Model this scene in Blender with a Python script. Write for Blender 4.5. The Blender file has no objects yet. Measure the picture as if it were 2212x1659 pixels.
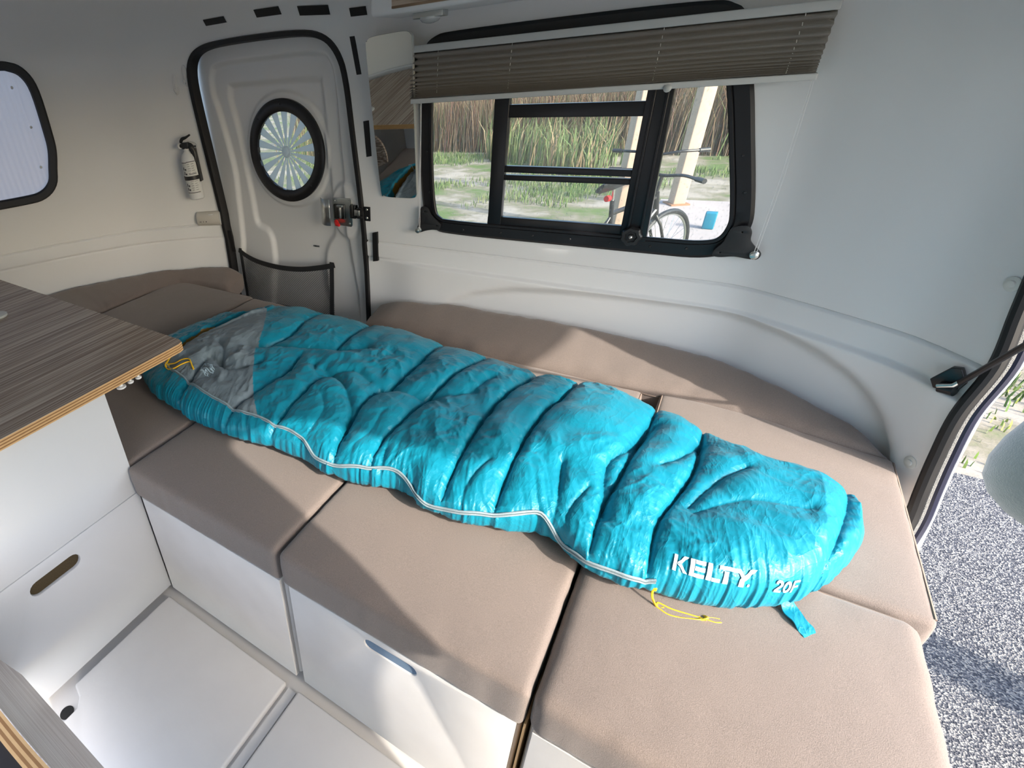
import bpy, bmesh, math, random
import numpy as np
from mathutils import Vector, Matrix
random.seed(4); RS = np.random.RandomState(7)
C = bpy.context.scene.collection
sc = bpy.context.scene
pi = math.pi

# ------------------------------------------------------------------ camera
cam_d = bpy.data.cameras.new('camera'); cam = bpy.data.objects.new('camera', cam_d); C.objects.link(cam)
Rr = ((0.8030402787901195, 0.5904535594951078, -0.08056615120659656),
      (0.25178677664582316, -0.45871597089155053, -0.8521637619350689),
      (-0.5401201067790324, 0.6640363334401058, -0.5170357996545571))
m = Matrix.Identity(4)
for i in range(3):
    m[i][0] = Rr[0][i]; m[i][1] = -Rr[1][i]; m[i][2] = -Rr[2][i]
m[0][3], m[1][3], m[2][3] = 1.2462644, -0.5897487, 1.5601685
cam.matrix_world = m
cam_d.sensor_width = 36; cam_d.sensor_fit = 'HORIZONTAL'
cam_d.lens = 1112.0787 * 36 / 2212
cam_d.shift_x = (1106 - 683.59) / 2212; cam_d.shift_y = (823.55 - 829.5) / 2212
cam_d.clip_start = 0.01; cam_d.clip_end = 300
sc.camera = cam

# ------------------------------------------------------------------ world, sun, exposure
w = bpy.data.worlds.new('World'); sc.world = w; w.use_nodes = True
nt = w.node_tree; nt.nodes.clear()
out = nt.nodes.new('ShaderNodeOutputWorld'); bg = nt.nodes.new('ShaderNodeBackground')
sky = nt.nodes.new('ShaderNodeTexSky'); sky.sky_type = 'NISHITA'; sky.sun_disc = False
sky.sun_elevation = math.radians(33); sky.sun_rotation = math.radians(106)
sky.air_density = 1.0; sky.dust_density = 2.6; sky.ozone_density = 1.6
nt.links.new(sky.outputs[0], bg.inputs[0]); nt.links.new(bg.outputs[0], out.inputs[0])
bg.inputs[1].default_value = 0.52
sun_d = bpy.data.lights.new('sun', 'SUN'); sun_o = bpy.data.objects.new('sun', sun_d); C.objects.link(sun_o)
sun_dir = Vector((-0.955, 0.290, -0.65)).normalized()      # travel direction of the light
sun_o.rotation_euler = sun_dir.to_track_quat('-Z', 'Y').to_euler(); sun_o.location = (6, -2, 5)
sun_d.energy = 4.9; sun_d.angle = math.radians(0.9); sun_d.color = (1.0, 0.93, 0.84)
sc.view_settings.view_transform = 'Standard'; sc.view_settings.look = 'None'
sc.view_settings.exposure = 0.45; sc.view_settings.gamma = 1.0
sc.view_settings.use_curve_mapping = False

# ------------------------------------------------------------------ materials
def mat(name, col, rough=0.5, metal=0.0, noise=None, bump=None, spec=0.5, coat=0, sheen=0, trans=0, ior=1.45, alpha=1):
    """noise=(scale, amount, darkcolour) ; bump=(scale, strength)"""
    M = bpy.data.materials.new(name); M.use_nodes = True
    n = M.node_tree.nodes; l = M.node_tree.links; b = n['Principled BSDF']
    b.inputs['Base Color'].default_value = (*col, 1); b.inputs['Roughness'].default_value = rough
    b.inputs['Metallic'].default_value = metal; b.inputs['Specular IOR Level'].default_value = spec
    b.inputs['Coat Weight'].default_value = coat; b.inputs['Sheen Weight'].default_value = sheen
    b.inputs['Transmission Weight'].default_value = trans; b.inputs['IOR'].default_value = ior
    b.inputs['Alpha'].default_value = alpha
    tc = n.new('ShaderNodeTexCoord')
    if noise:
        t = n.new('ShaderNodeTexNoise'); t.inputs['Scale'].default_value = noise[0]; t.inputs['Detail'].default_value = 6
        l.new(tc.outputs['Object'], t.inputs['Vector'])
        mx = n.new('ShaderNodeMix'); mx.data_type = 'RGBA'
        mx.inputs[6].default_value = (*col, 1); mx.inputs[7].default_value = (*noise[2], 1)
        r = n.new('ShaderNodeMapRange'); r.inputs[1].default_value = 0.5 - .25; r.inputs[2].default_value = .75
        r.inputs[4].default_value = noise[1]
        l.new(t.outputs[0], r.inputs[0]); l.new(r.outputs[0], mx.inputs[0]); l.new(mx.outputs[2], b.inputs['Base Color'])
    if bump:
        t = n.new('ShaderNodeTexNoise'); t.inputs['Scale'].default_value = bump[0]; t.inputs['Detail'].default_value = 4
        l.new(tc.outputs['Object'], t.inputs['Vector'])
        bp = n.new('ShaderNodeBump'); bp.inputs['Strength'].default_value = bump[1]; bp.inputs['Distance'].default_value = 0.004
        l.new(t.outputs[0], bp.inputs['Height']); l.new(bp.outputs[0], b.inputs['Normal'])
    return M

def laminate(name, axis='Y', base=((.145,.10,.075), (.235,.18,.14), (.33,.275,.225)), scale=26, warp=0.0, stretch=.35):
    M = bpy.data.materials.new(name); M.use_nodes = True
    n = M.node_tree.nodes; l = M.node_tree.links; b = n['Principled BSDF']
    tc = n.new('ShaderNodeTexCoord'); mp = n.new('ShaderNodeMapping')
    s = {'X': (scale, stretch, stretch), 'Y': (stretch, scale, stretch), 'Z': (stretch, stretch, scale)}[axis]
    mp.inputs['Scale'].default_value = s
    l.new(tc.outputs['Object'], mp.inputs['Vector'])
    src = mp.outputs[0]
    if warp:
        wn = n.new('ShaderNodeTexNoise'); wn.inputs['Scale'].default_value = 3.0
        l.new(tc.outputs['Object'], wn.inputs['Vector'])
        ad = n.new('ShaderNodeVectorMath'); ad.operation = 'MULTIPLY_ADD'
        ad.inputs[1].default_value = (warp, warp, warp)
        l.new(wn.outputs[1], ad.inputs[0]); l.new(mp.outputs[0], ad.inputs[2]); src = ad.outputs[0]
    t = n.new('ShaderNodeTexNoise'); t.inputs['Scale'].default_value = 1.6; t.inputs['Detail'].default_value = 5
    t.inputs['Roughness'].default_value = .62
    l.new(src, t.inputs['Vector'])
    cr = n.new('ShaderNodeValToRGB'); e = cr.color_ramp.elements
    e[0].position = .36; e[0].color = (*base[0], 1); e[1].position = .64; e[1].color = (*base[2], 1)
    for p_, c_ in ((.42, base[2]), (.45, base[1]), (.475, base[0]), (.50, base[1]), (.515, base[2]), (.54, base[0]), (.57, base[1]), (.59, base[2]), (.61, base[0])):
        k = e.new(p_); k.color = (*c_, 1)
    l.new(t.outputs[0], cr.inputs[0]); l.new(cr.outputs[0], b.inputs['Base Color'])
    b.inputs['Roughness'].default_value = .42
    return M

def nylon(name, col, rough):
    M = bpy.data.materials.new(name); M.use_nodes = True
    n = M.node_tree.nodes; l = M.node_tree.links; b = n['Principled BSDF']
    b.inputs['Base Color'].default_value = (*col, 1); b.inputs['Roughness'].default_value = rough; b.inputs['Specular IOR Level'].default_value = .35
    b.inputs['Sheen Weight'].default_value = .06
    tc = n.new('ShaderNodeTexCoord'); prev = None
    for (sc_, mp_, dist, st_) in ((16, (1, .5, 1), .006, .45), (34, (1, .30, .6), .0030, .5), (80, (.40, 1, .8), .0011, .5)):
        mp = n.new('ShaderNodeMapping'); mp.inputs['Scale'].default_value = mp_; l.new(tc.outputs['Object'], mp.inputs[0])
        t = n.new('ShaderNodeTexNoise'); t.inputs['Scale'].default_value = sc_; t.inputs['Detail'].default_value = 3; t.inputs['Distortion'].default_value = .9; l.new(mp.outputs[0], t.inputs['Vector'])
        a = n.new('ShaderNodeMath'); a.operation = 'SUBTRACT'; a.inputs[1].default_value = .5; l.new(t.outputs[0], a.inputs[0])
        a2 = n.new('ShaderNodeMath'); a2.operation = 'ABSOLUTE'; l.new(a.outputs[0], a2.inputs[0])
        a3 = n.new('ShaderNodeMath'); a3.operation = 'POWER'; a3.inputs[1].default_value = .6; l.new(a2.outputs[0], a3.inputs[0])
        bp = n.new('ShaderNodeBump'); bp.invert = True; bp.inputs['Strength'].default_value = st_; bp.inputs['Distance'].default_value = dist
        l.new(a3.outputs[0], bp.inputs['Height'])
        if prev: l.new(prev.outputs[0], bp.inputs['Normal'])
        prev = bp
    l.new(prev.outputs[0], b.inputs['Normal'])
    return M
WHITE = mat('fibreglass', (.80, .81, .815), .32, coat=.15, noise=(1.3, .25, (.76, .77, .77)), bump=(9, .05))
WHITE2 = mat('fibreglass_door', (.72, .73, .735), .25, coat=.3, bump=(60, .04))
CAB = mat('cabinet_white', (.57, .585, .60), .4, noise=(3, .3, (.53, .545, .56)), bump=(120, .04))
CUBEM = mat('moulded_cube_white', (.79, .765, .73), .38, noise=(7, .7, (.68, .65, .61)), bump=(90, .1))
FLOORM = mat('floor_plastic', (.76, .74, .71), .42, noise=(9, .6, (.70, .68, .65)), bump=(70, .08))
FAB = mat('brown_canvas', (.245, .198, .172), .9, noise=(520, .85, (.152, .122, .104)), bump=(650, .28), sheen=.25)
PIPE = mat('brown_piping', (.24, .185, .15), .85)
TEAL = nylon('teal_nylon', (.001, .215, .315), .40)
GREYN = nylon('grey_nylon', (.165, .215, .245), .5)
OCHRE = mat('ochre_lining', (.28, .15, .02), .5, bump=(60, .3))
YEL = mat('yellow_cord', (.85, .52, .02), .5)
ZIPM = mat('pale_zip', (.28, .37, .41), .5, bump=(900, .5))
PRINT = mat('white_print', (.82, .86, .87), .5)
PRINTG = mat('pale_print', (.5, .66, .74), .5)
BLACK = mat('black_rubber', (.008, .008, .009), .5)
BLACKM = mat('black_metal', (.012, .012, .014), .28)
BLACKP = mat('black_plastic', (.02, .021, .023), .42)
SILV = mat('zinc_steel', (.62, .64, .62), .28, metal=1.0, bump=(40, .1))
GREYP = mat('grey_plastic', (.45, .47, .47), .4)
WPL = mat('white_plastic', (.75, .76, .76), .35)
ALU = mat('blind_rail', (.50, .52, .52), .4)
RED = mat('red_plastic', (.6, .02, .02), .4)
BLUEG = mat('blue_grey_felt', (.16, .235, .33), .9, noise=(120, .6, (.21, .29, .38)))
PLYL = mat('ply_light', (.62, .40, .19), .5, noise=(60, .5, (.5, .30, .13)))
PLYD = mat('ply_dark', (.30, .155, .06), .55, noise=(60, .5, (.22, .11, .04)))
LAM = laminate('striped_laminate', 'X', base=((.20, .135, .10), (.36, .28, .22), (.56, .48, .40)), scale=9, stretch=.12)
LAMW = laminate('striped_laminate_panel', 'Z', base=((.44, .37, .33), (.58, .52, .47), (.74, .69, .64)), scale=22, stretch=.2)
LAMC = laminate('wavy_laminate', 'Z', base=((.12,.085,.065), (.30,.24,.20), (.55,.48,.42)), scale=9, warp=.9, stretch=.6)
GLASS = mat('window_glass', (.86, .9, .9), .0, trans=1.0, ior=1.01, spec=.5)
def glassy():
    M = bpy.data.materials.new('thin_glass'); M.use_nodes = True
    n = M.node_tree.nodes; l = M.node_tree.links; n.clear()
    o = n.new('ShaderNodeOutputMaterial'); t = n.new('ShaderNodeBsdfTransparent'); g = n.new('ShaderNodeBsdfGlossy')
    d = n.new('ShaderNodeBsdfDiffuse'); d.inputs[0].default_value = (.75, .78, .78, 1)
    t.inputs[0].default_value = (.90, .93, .92, 1); g.inputs['Roughness'].default_value = .02
    m1 = n.new('ShaderNodeMixShader'); m2 = n.new('ShaderNodeMixShader')
    tc = n.new('ShaderNodeTexCoord'); v = n.new('ShaderNodeTexNoise'); v.inputs['Scale'].default_value = 160
    mp = n.new('ShaderNodeMapping'); mp.inputs['Scale'].default_value = (1, 1, .55)
    l.new(tc.outputs['Object'], mp.inputs[0]); l.new(mp.outputs[0], v.inputs['Vector'])
    r = n.new('ShaderNodeMapRange'); r.inputs[1].default_value = .60; r.inputs[2].default_value = .72; r.inputs[4].default_value = .3; r.inputs[3].default_value = .08
    l.new(v.outputs[0], r.inputs[0]); l.new(r.outputs[0], m1.inputs[0])
    l.new(t.outputs[0], m1.inputs[1]); l.new(d.outputs[0], m1.inputs[2])
    f = n.new('ShaderNodeFresnel'); f.inputs[0].default_value = 1.25
    l.new(f.outputs[0], m2.inputs[0]); l.new(m1.outputs[0], m2.inputs[1]); l.new(g.outputs[0], m2.inputs[2])
    l.new(m2.outputs[0], o.inputs[0]); return M
TGLASS = glassy()
MIRR = mat('mirror_glass', (.80, .82, .80), .01, metal=1.0)
SHADE = mat('grey_pleated_fabric', (.26, .255, .25), .85, noise=(200, .4, (.20, .198, .195)), bump=(300, .3))
FROST = mat('frosted_blind', (.62, .57, .58), .5)
_n = FROST.node_tree; _t = _n.nodes.new('ShaderNodeBsdfTranslucent'); _t.inputs[0].default_value = (.74, .66, .66, 1); _m = _n.nodes.new('ShaderNodeMixShader'); _m.inputs[0].default_value = .36
_n.links.new(_n.nodes['Principled BSDF'].outputs[0], _m.inputs[1]); _n.links.new(_t.outputs[0], _m.inputs[2]); _n.links.new(_m.outputs[0], _n.nodes['Material Output'].inputs[0])
VANEM = mat('vent_plastic', (.72, .75, .76), .35)
_n = VANEM.node_tree; _t = _n.nodes.new('ShaderNodeBsdfTranslucent'); _t.inputs[0].default_value = (.85, .88, .88, 1); _m = _n.nodes.new('ShaderNodeMixShader'); _m.inputs[0].default_value = .65
_n.links.new(_n.nodes['Principled BSDF'].outputs[0], _m.inputs[1]); _n.links.new(_t.outputs[0], _m.inputs[2]); _n.links.new(_m.outputs[0], _n.nodes['Material Output'].inputs[0])
MESHM = mat('net_cord', (.03, .03, .032), .7)

# ------------------------------------------------------------------ mesh helpers
class MB:
    def __init__(s): s.v = []; s.f = []; s.mi = []
    def add(s, v, f, mi=0):
        o = len(s.v); s.v += [tuple(map(float, q)) for q in v]; s.f += [tuple(o + i for i in q) for q in f]; s.mi += [mi] * len(f)
    def box(s, a, b, M=None, mi=0):
        x0, y0, z0 = a; x1, y1, z1 = b
        v = [(x0,y0,z0),(x1,y0,z0),(x1,y1,z0),(x0,y1,z0),(x0,y0,z1),(x1,y0,z1),(x1,y1,z1),(x0,y1,z1)]
        if M is not None: v = [tuple(M @ Vector(q)) for q in v]
        s.add(v, [(0,3,2,1),(4,5,6,7),(0,1,5,4),(1,2,6,5),(2,3,7,6),(3,0,4,7)], mi)
    def tube(s, pts, r, n=8, closed=False, mi=0, flat=1.0):
        P = [Vector(q) for q in pts]; N = len(P); v = []; f = []
        rr = r if hasattr(r, '__len__') else [r] * N
        up = None
        for i in range(N):
            a = P[i - 1] if (i > 0 or closed) else P[i]; b = P[(i + 1) % N] if (i < N - 1 or closed) else P[i]
            t = (b - a).normalized()
            if up is None:
                up = t.orthogonal().normalized()
            up = (up - t * up.dot(t)).normalized(); sd = t.cross(up)
            for k in range(n):
                an = 2 * pi * k / n; v.append(P[i] + (up * math.cos(an) * flat + sd * math.sin(an)) * rr[i])
        for i in range(N if closed else N - 1):
            j = (i + 1) % N
            for k in range(n):
                k2 = (k + 1) % n; f.append((i * n + k, i * n + k2, j * n + k2, j * n + k))
        if not closed: f.append(tuple(range(n - 1, -1, -1))); f.append(tuple((N - 1) * n + k for k in range(n)))
        s.add(v, f, mi)
    def lathe(s, prof, n=24, M=None, mi=0):
        """prof=[(r,z)...] closed with caps if r>0"""
        v = []; f = []
        for r, z in prof:
            for k in range(n):
                a = 2 * pi * k / n; v.append(Vector((r * math.cos(a), r * math.sin(a), z)))
        for i in range(len(prof) - 1):
            for k in range(n):
                k2 = (k + 1) % n; f.append((i * n + k, i * n + k2, (i + 1) * n + k2, (i + 1) * n + k))
        f.append(tuple(range(n - 1, -1, -1))); f.append(tuple((len(prof) - 1) * n + k for k in range(n)))
        if M is not None: v = [M @ q for q in v]
        s.add(v, f, mi)
    def prism(s, poly, h0, h1, mapf=None, mi=0):
        """poly 2D convex-or-not outline (ngon caps), mapf(a,b,h)->xyz"""
        mapf = mapf or (lambda a, b, h: (a, b, h)); n = len(poly)
        v = [mapf(a, b, h0) for a, b in poly] + [mapf(a, b, h1) for a, b in poly]
        f = [tuple(range(n - 1, -1, -1)), tuple(range(n, 2 * n))] + [(i, (i + 1) % n, n + (i + 1) % n, n + i) for i in range(n)]
        s.add(v, f, mi)
    def build(s, name, mats, parent=None, smooth=35, bev=0):
        me = bpy.data.meshes.new(name); me.from_pydata(s.v, [], s.f)
        ms = mats if isinstance(mats, (list, tuple)) else [mats]
        for q in ms: me.materials.append(q)
        me.polygons.foreach_set('material_index', s.mi)
        return finish(name, me, parent, smooth, bev)

def finish(name, me, parent=None, smooth=35, bev=0):
    b = bmesh.new(); b.from_mesh(me)
    bmesh.ops.remove_doubles(b, verts=b.verts, dist=1e-6)
    bmesh.ops.recalc_face_normals(b, faces=b.faces)
    if bev:
        ed = [e for e in b.edges if len(e.link_faces) == 2 and e.calc_face_angle(0) > .6]
        bmesh.ops.bevel(b, geom=ed, offset=bev, segments=3, profile=.5, affect='EDGES', clamp_overlap=True)
    if smooth:
        for q in b.faces: q.smooth = True
        for e in b.edges:
            if len(e.link_faces) == 2 and e.calc_face_angle(0) > math.radians(smooth): e.smooth = False
    b.to_mesh(me); b.free()
    o = bpy.data.objects.new(name, me); C.objects.link(o)
    if parent is not None: o.parent = parent
    return o
def tag(o, label=None, cat=None, group=None, kind=None):
    if label: o['label'] = label
    if cat: o['category'] = cat
    if group: o['group'] = group
    if kind: o['kind'] = kind
    return o
def empty(name, label, cat, group=None, loc=(0, 0, 0)):
    o = bpy.data.objects.new(name, None); C.objects.link(o); o.location = loc; o.empty_display_size = .05
    return tag(o, label, cat, group)
def grid_mesh(name, V, nu, nv, closed_u=False, mats=None, fm=None, parent=None, smooth=True):
    V = np.asarray(V, np.float32).reshape(-1, 3)
    iu = np.arange(nu if closed_u else nu - 1)[:, None]; iv = np.arange(nv - 1)[None, :]
    a = iu * nv + iv; b = ((iu + 1) % nu) * nv + iv
    F = np.stack([a, b, b + 1, a + 1], -1).reshape(-1, 4)
    me = bpy.data.meshes.new(name); me.vertices.add(len(V)); me.vertices.foreach_set('co', V.ravel())
    me.loops.add(F.size); me.loops.foreach_set('vertex_index', F.ravel().astype(np.int32))
    me.polygons.add(len(F)); me.polygons.foreach_set('loop_start', np.arange(0, F.size, 4, dtype=np.int32))
    me.polygons.foreach_set('loop_total', np.full(len(F), 4, np.int32))
    for q in (mats or []): me.materials.append(q)
    if fm is not None: me.polygons.foreach_set('material_index', fm.ravel().astype(np.int32))
    me.update(calc_edges=True)
    if smooth: me.polygons.foreach_set('use_smooth', np.ones(len(F), bool))
    o = bpy.data.objects.new(name, me); C.objects.link(o)
    if parent is not None: o.parent = parent
    return o
def chaikin(P, n=2, closed=True):
    P = [np.array(q, float) for q in P]
    for _ in range(n):
        o = []; N = len(P)
        for i in range(N if closed else N - 1):
            a, b = P[i], P[(i + 1) % N]; o += [a * .75 + b * .25, a * .25 + b * .75]
        P = o if closed else [P[0]] + o + [P[-1]]
    return P
def crom(P, n=8, closed=False):
    P = [np.array(q, float) for q in P]
    P = [P[-1]] + P + [P[0], P[1]] if closed else [2 * P[0] - P[1]] + P + [2 * P[-1] - P[-2]]
    o = []
    for i in range(1, len(P) - 2):
        a, b, c, d = P[i - 1:i + 3]
        for k in range(n):
            t = k / n; o.append(.5 * ((2 * b) + (c - a) * t + (2 * a - 5 * b + 4 * c - d) * t * t + (3 * b - a - 3 * c + d) * t ** 3))
    if not closed: o.append(P[-2])
    return o
def offset2d(P, d):
    P = [np.array(q, float) for q in P]; N = len(P); o = []
    A = sum(P[i][0] * P[(i + 1) % N][1] - P[(i + 1) % N][0] * P[i][1] for i in range(N)); sg = 1 if A > 0 else -1
    for i in range(N):
        t = P[(i + 1) % N] - P[i - 1]; t = t / (np.linalg.norm(t) + 1e-9); o.append(P[i] + sg * d * np.array([t[1], -t[0]]))
    return o
def frame_ring(mb, P, wi, wo, h0, h1, mapf, mi=0, r=.3):
    """ring following closed 2D polyline P; wi inward width, wo outward; heights h0..h1"""
    prof = [(-wi, h0), (-wi, h0 + (h1 - h0) * (1 - r)), (-wi + (wi + wo) * .18, h1), (wo - (wi + wo) * .18, h1), (wo, h0 + (h1 - h0) * (1 - r)), (wo, h0)]
    rings = [[(q[0], q[1], h) for q in offset2d(P, d)] for d, h in prof]
    N = len(P); v = []; f = []
    for R_ in rings: v += [mapf(*q) for q in R_]
    K = len(prof)
    for k in range(K):
        k2 = (k + 1) % K
        for i in range(N):
            j = (i + 1) % N; f.append((k * N + i, k * N + j, k2 * N + j, k2 * N + i))
    mb.add(v, f, mi)
def seg_dist(X, Y, P, closed=False):
    d = np.full(X.shape, 1e9); n = len(P)
    for i in range(n if closed else n - 1):
        ax, ay = P[i]; bx, by = P[(i + 1) % n]; dx, dy = bx - ax, by - ay; L = dx * dx + dy * dy + 1e-12
        t = np.clip(((X - ax) * dx + (Y - ay) * dy) / L, 0, 1)
        d = np.minimum(d, np.hypot(X - ax - t * dx, Y - ay - t * dy))
    return d
def inside(X, Y, P):
    r = np.zeros(X.shape, bool); n = len(P)
    for i in range(n):
        ax, ay = P[i]; bx, by = P[(i + 1) % n]
        c = (ay > Y) != (by > Y)
        with np.errstate(divide='ignore', invalid='ignore'):
            r ^= c & (X < (bx - ax) * (Y - ay) / (by - ay + 1e-15) + ax)
    return r
def sdf(X, Y, P): return np.where(inside(X, Y, P), -1, 1) * seg_dist(X, Y, P, True)
def sm(x, a, b):
    t = np.clip((x - a) / (b - a), 0, 1); return t * t * (3 - 2 * t)
# value noise (numpy)
_perm = RS.rand(256, 256)
def vn(x, y):
    xi = np.floor(x).astype(int); yi = np.floor(y).astype(int); fx = x - xi; fy = y - yi
    fx = fx * fx * (3 - 2 * fx); fy = fy * fy * (3 - 2 * fy)
    g = lambda a, b: _perm[a % 256, b % 256]
    return (g(xi, yi) * (1 - fx) + g(xi + 1, yi) * fx) * (1 - fy) + (g(xi, yi + 1) * (1 - fx) + g(xi + 1, yi + 1) * fx) * fy
def fbm(x, y, o=4):
    s = 0; a = .5
    for i in range(o): s = s + a * vn(x * 2 ** i + 17 * i, y * 2 ** i + 5 * i); a *= .5
    return s
def ridge(x, y, o=3):
    s = 0; a = .6
    for i in range(o): s = s + a * (1 - np.abs(2 * vn(x * 2 ** i + 9 * i, y * 2 ** i + 31 * i) - 1)); a *= .45
    return s

def rbox(name, lo, hi, r, mats, parent=None, puff=0.0, wr=0.0, n=18, seed=0, rot=None, shape=None, smooth=True):
    """rounded box with a soft crown and wrinkles; every face a grid, welded"""
    lo = np.array(lo, float); hi = np.array(hi, float)
    def ax(a, b):
        m_ = max(2, int(n * (b - a) / max(hi - lo)))
        return np.unique(np.concatenate([a + r * (1 - np.cos(np.linspace(0, pi / 2, 5))), np.linspace(a + r, b - r, m_ + 1), b - r * (1 - np.cos(np.linspace(0, pi / 2, 5)))]).round(6))
    A = [ax(lo[i], hi[i]) for i in range(3)]; mb_v = []; mb_f = []
    for d in range(3):
        i, j = [(1, 2), (2, 0), (0, 1)][d]
        for val, flip in ((lo[d], True), (hi[d], False)):
            U, V = np.meshgrid(A[i], A[j], indexing='ij'); P = np.zeros(U.shape + (3,)); P[..., i] = U; P[..., j] = V; P[..., d] = val
            o = len(mb_v); nu, nv = U.shape; mb_v += list(map(tuple, P.reshape(-1, 3)))
            for a in range(nu - 1):
                for b in range(nv - 1):
                    q = (o + a * nv + b, o + (a + 1) * nv + b, o + (a + 1) * nv + b + 1, o + a * nv + b + 1)
                    mb_f.append(q[::-1] if flip else q)
    P = np.array(mb_v); inn = np.clip(P, lo + r, hi - r); d = P - inn
    L = np.linalg.norm(d, axis=1, keepdims=True); nrm = d / np.maximum(L, 1e-9); P = inn + nrm * r
    c = (lo + hi) / 2; h = (hi - lo) / 2; q = (P - c) / h
    if puff:
        crown = np.clip(1 - q[:, 0] ** 4, 0, 1) * np.clip(1 - q[:, 1] ** 4, 0, 1)
        P[:, 2] += puff * crown * (q[:, 2] > .5)
        side = np.clip(1 - q[:, 2] ** 2, 0, 1) * puff * .35
        P[:, 0] += np.sign(q[:, 0]) * (np.abs(q[:, 0]) > .97) * side; P[:, 1] += np.sign(q[:, 1]) * (np.abs(q[:, 1]) > .97) * side
    if wr:
        k = seed * 3.1
        e = np.exp(-np.minimum(1 - np.abs(q[:, 0]), 1 - np.abs(q[:, 1])) / .3)
        w_ = (fbm(P[:, 0] * 22 + k + P[:, 1] * 6, P[:, 1] * 22 + k, 3) - .5) * (.35 + .8 * e) + (ridge(P[:, 0] * 30 + k, P[:, 2] * 14 + P[:, 1] * 9, 2) - .6) * .5 * e
        P += nrm * (w_ * wr)[:, None]
    if shape is not None: P = shape(P)
    me = bpy.data.meshes.new(name); me.from_pydata([tuple(x) for x in P], [], mb_f)
    for q_ in (mats if isinstance(mats, (list, tuple)) else [mats]): me.materials.append(q_)
    return finish(name, me, parent, 60 if smooth else 0)

def curve_mesh(name, loops, depth, M, mats, parent=None, bevel=0.0, bres=1):
    cu = bpy.data.curves.new(name, 'CURVE'); cu.dimensions = '2D'; cu.fill_mode = 'BOTH'; cu.extrude = depth / 2 - bevel; cu.bevel_depth = bevel; cu.bevel_resolution = bres
    for L in loops:
        s = cu.splines.new('POLY'); s.points.add(len(L) - 1)
        for i, q in enumerate(L): s.points[i].co = (q[0], q[1], 0, 1)
        s.use_cyclic_u = True
    t = bpy.data.objects.new('t', cu); C.objects.link(t); bpy.context.view_layer.update()
    me = bpy.data.meshes.new_from_object(t.evaluated_get(bpy.context.evaluated_depsgraph_get())); bpy.data.objects.remove(t)
    me.transform(M); me.materials.clear(); me.materials.append(mats); me.name = name
    return finish(name, me, parent, 35)
# plate in the plane y=const : 2D (x,z) ; outward normal -y
def MY(y): return Matrix(((1, 0, 0, 0), (0, 0, -1, y), (0, 1, 0, 0), (0, 0, 0, 1)))
def circ(cx, cz, r, n=48, a0=0): return [(cx + r * math.cos(a0 + 2 * pi * k / n), cz + r * math.sin(a0 + 2 * pi * k / n)) for k in range(n)]

# ------------------------------------------------------------------ body shell
PLN = [(1.885,.94),(1.84,1.03),(1.80,1.10),(1.72,1.20),(1.58,1.297),(1.47,1.362),(1.385,1.405),(1.30,1.42),(1.15,1.42),(.8,1.42),(.5,1.42),(0,1.42),(-.5,1.42),(-.85,1.42),(-1.0,1.375),(-1.15,1.27),(-1.32,1.12),(-1.5,.85),(-1.67,.5),(-1.72,.36)]
_h = np.array(crom(PLN, 40)); _h2 = _h.copy()[::-1]; _h2[:, 1] = .72 - _h2[:, 1]
PD = np.concatenate([_h, _h2[1:]]); PS = np.concatenate([[0], np.cumsum(np.linalg.norm(np.diff(PD, axis=0), axis=1))]); PS = PS - PS[40]; UT = PS[-1] - (PS[40] - PS[0])
def u_end(z): return np.interp(z, [-.02, .15, .30, .44, .61, .77, .87, .935, 1.07, 1.25, 1.5, 1.95], [.10, .05, -.045, -.025, .010, .030, .043, .053, .083, .10, .13, .2])
PT = np.gradient(PD, axis=0); PT /= np.linalg.norm(PT, axis=1, keepdims=True); PN = np.stack([PT[:, 1], -PT[:, 0]], 1)   # pointing inward?
if PN[len(PN)//2][0] < 0: PN = -PN
def arcu(x): return float(np.interp(-x, -PD[:len(_h), 0], PS[:len(_h)]))
ARC = [(1.75,.45),(1.69,.53),(1.629,.601),(1.566,.656),(1.476,.704),(1.325,.748),(1.153,.768),(.995,.778),(.849,.782),(.714,.784),(.588,.782),(.466,.772),(.369,.755),(.278,.725),(.217,.69),(.164,.65),(.112,.59),(.08,.52),(.07,.40)]
def soff(u, z):
    """inward offset of the inner wall skin"""
    z = np.asarray(z, float); u = np.asarray(u, float)
    o = .32 * np.clip((z - 1.62) / .38, 0, 1) ** 2.2
    o = o + .0035 * (sm(z, .79, .80) * (1 - sm(z, .858, .870)))                           # moulded band
    o = o - .009 * np.exp(-((z - .867) / .003) ** 2)                         # dark seam line
    o = o - .003 * np.exp(-((z - .793) / .006) ** 2)
    d = sdf(u, z, ARC)
    pod = (.026 * sm(d, -.020, .016) - .0) * (1 - sm(z, .786, .800) * .85) * (1 - .85 * sm(z, .80, .86)) * (1 - sm(u, 1.70, 1.95)) * (1 - sm(z, .86, .95))
    return o + pod * (u < 2.0)
def shell_pt(u, z, off=0.0):
    """off>0 = further into the room"""
    u = np.asarray(u, float); z = np.asarray(z, float)
    x = np.interp(u, PS, PD[:, 0]); y = np.interp(u, PS, PD[:, 1]); nx = np.interp(u, PS, PN[:, 0]); ny = np.interp(u, PS, PN[:, 1])
    s = soff(u, z) + off
    lean = 0
    return np.stack([x + nx * s + lean, y + ny * s, z + 0 * u], -1)
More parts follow.
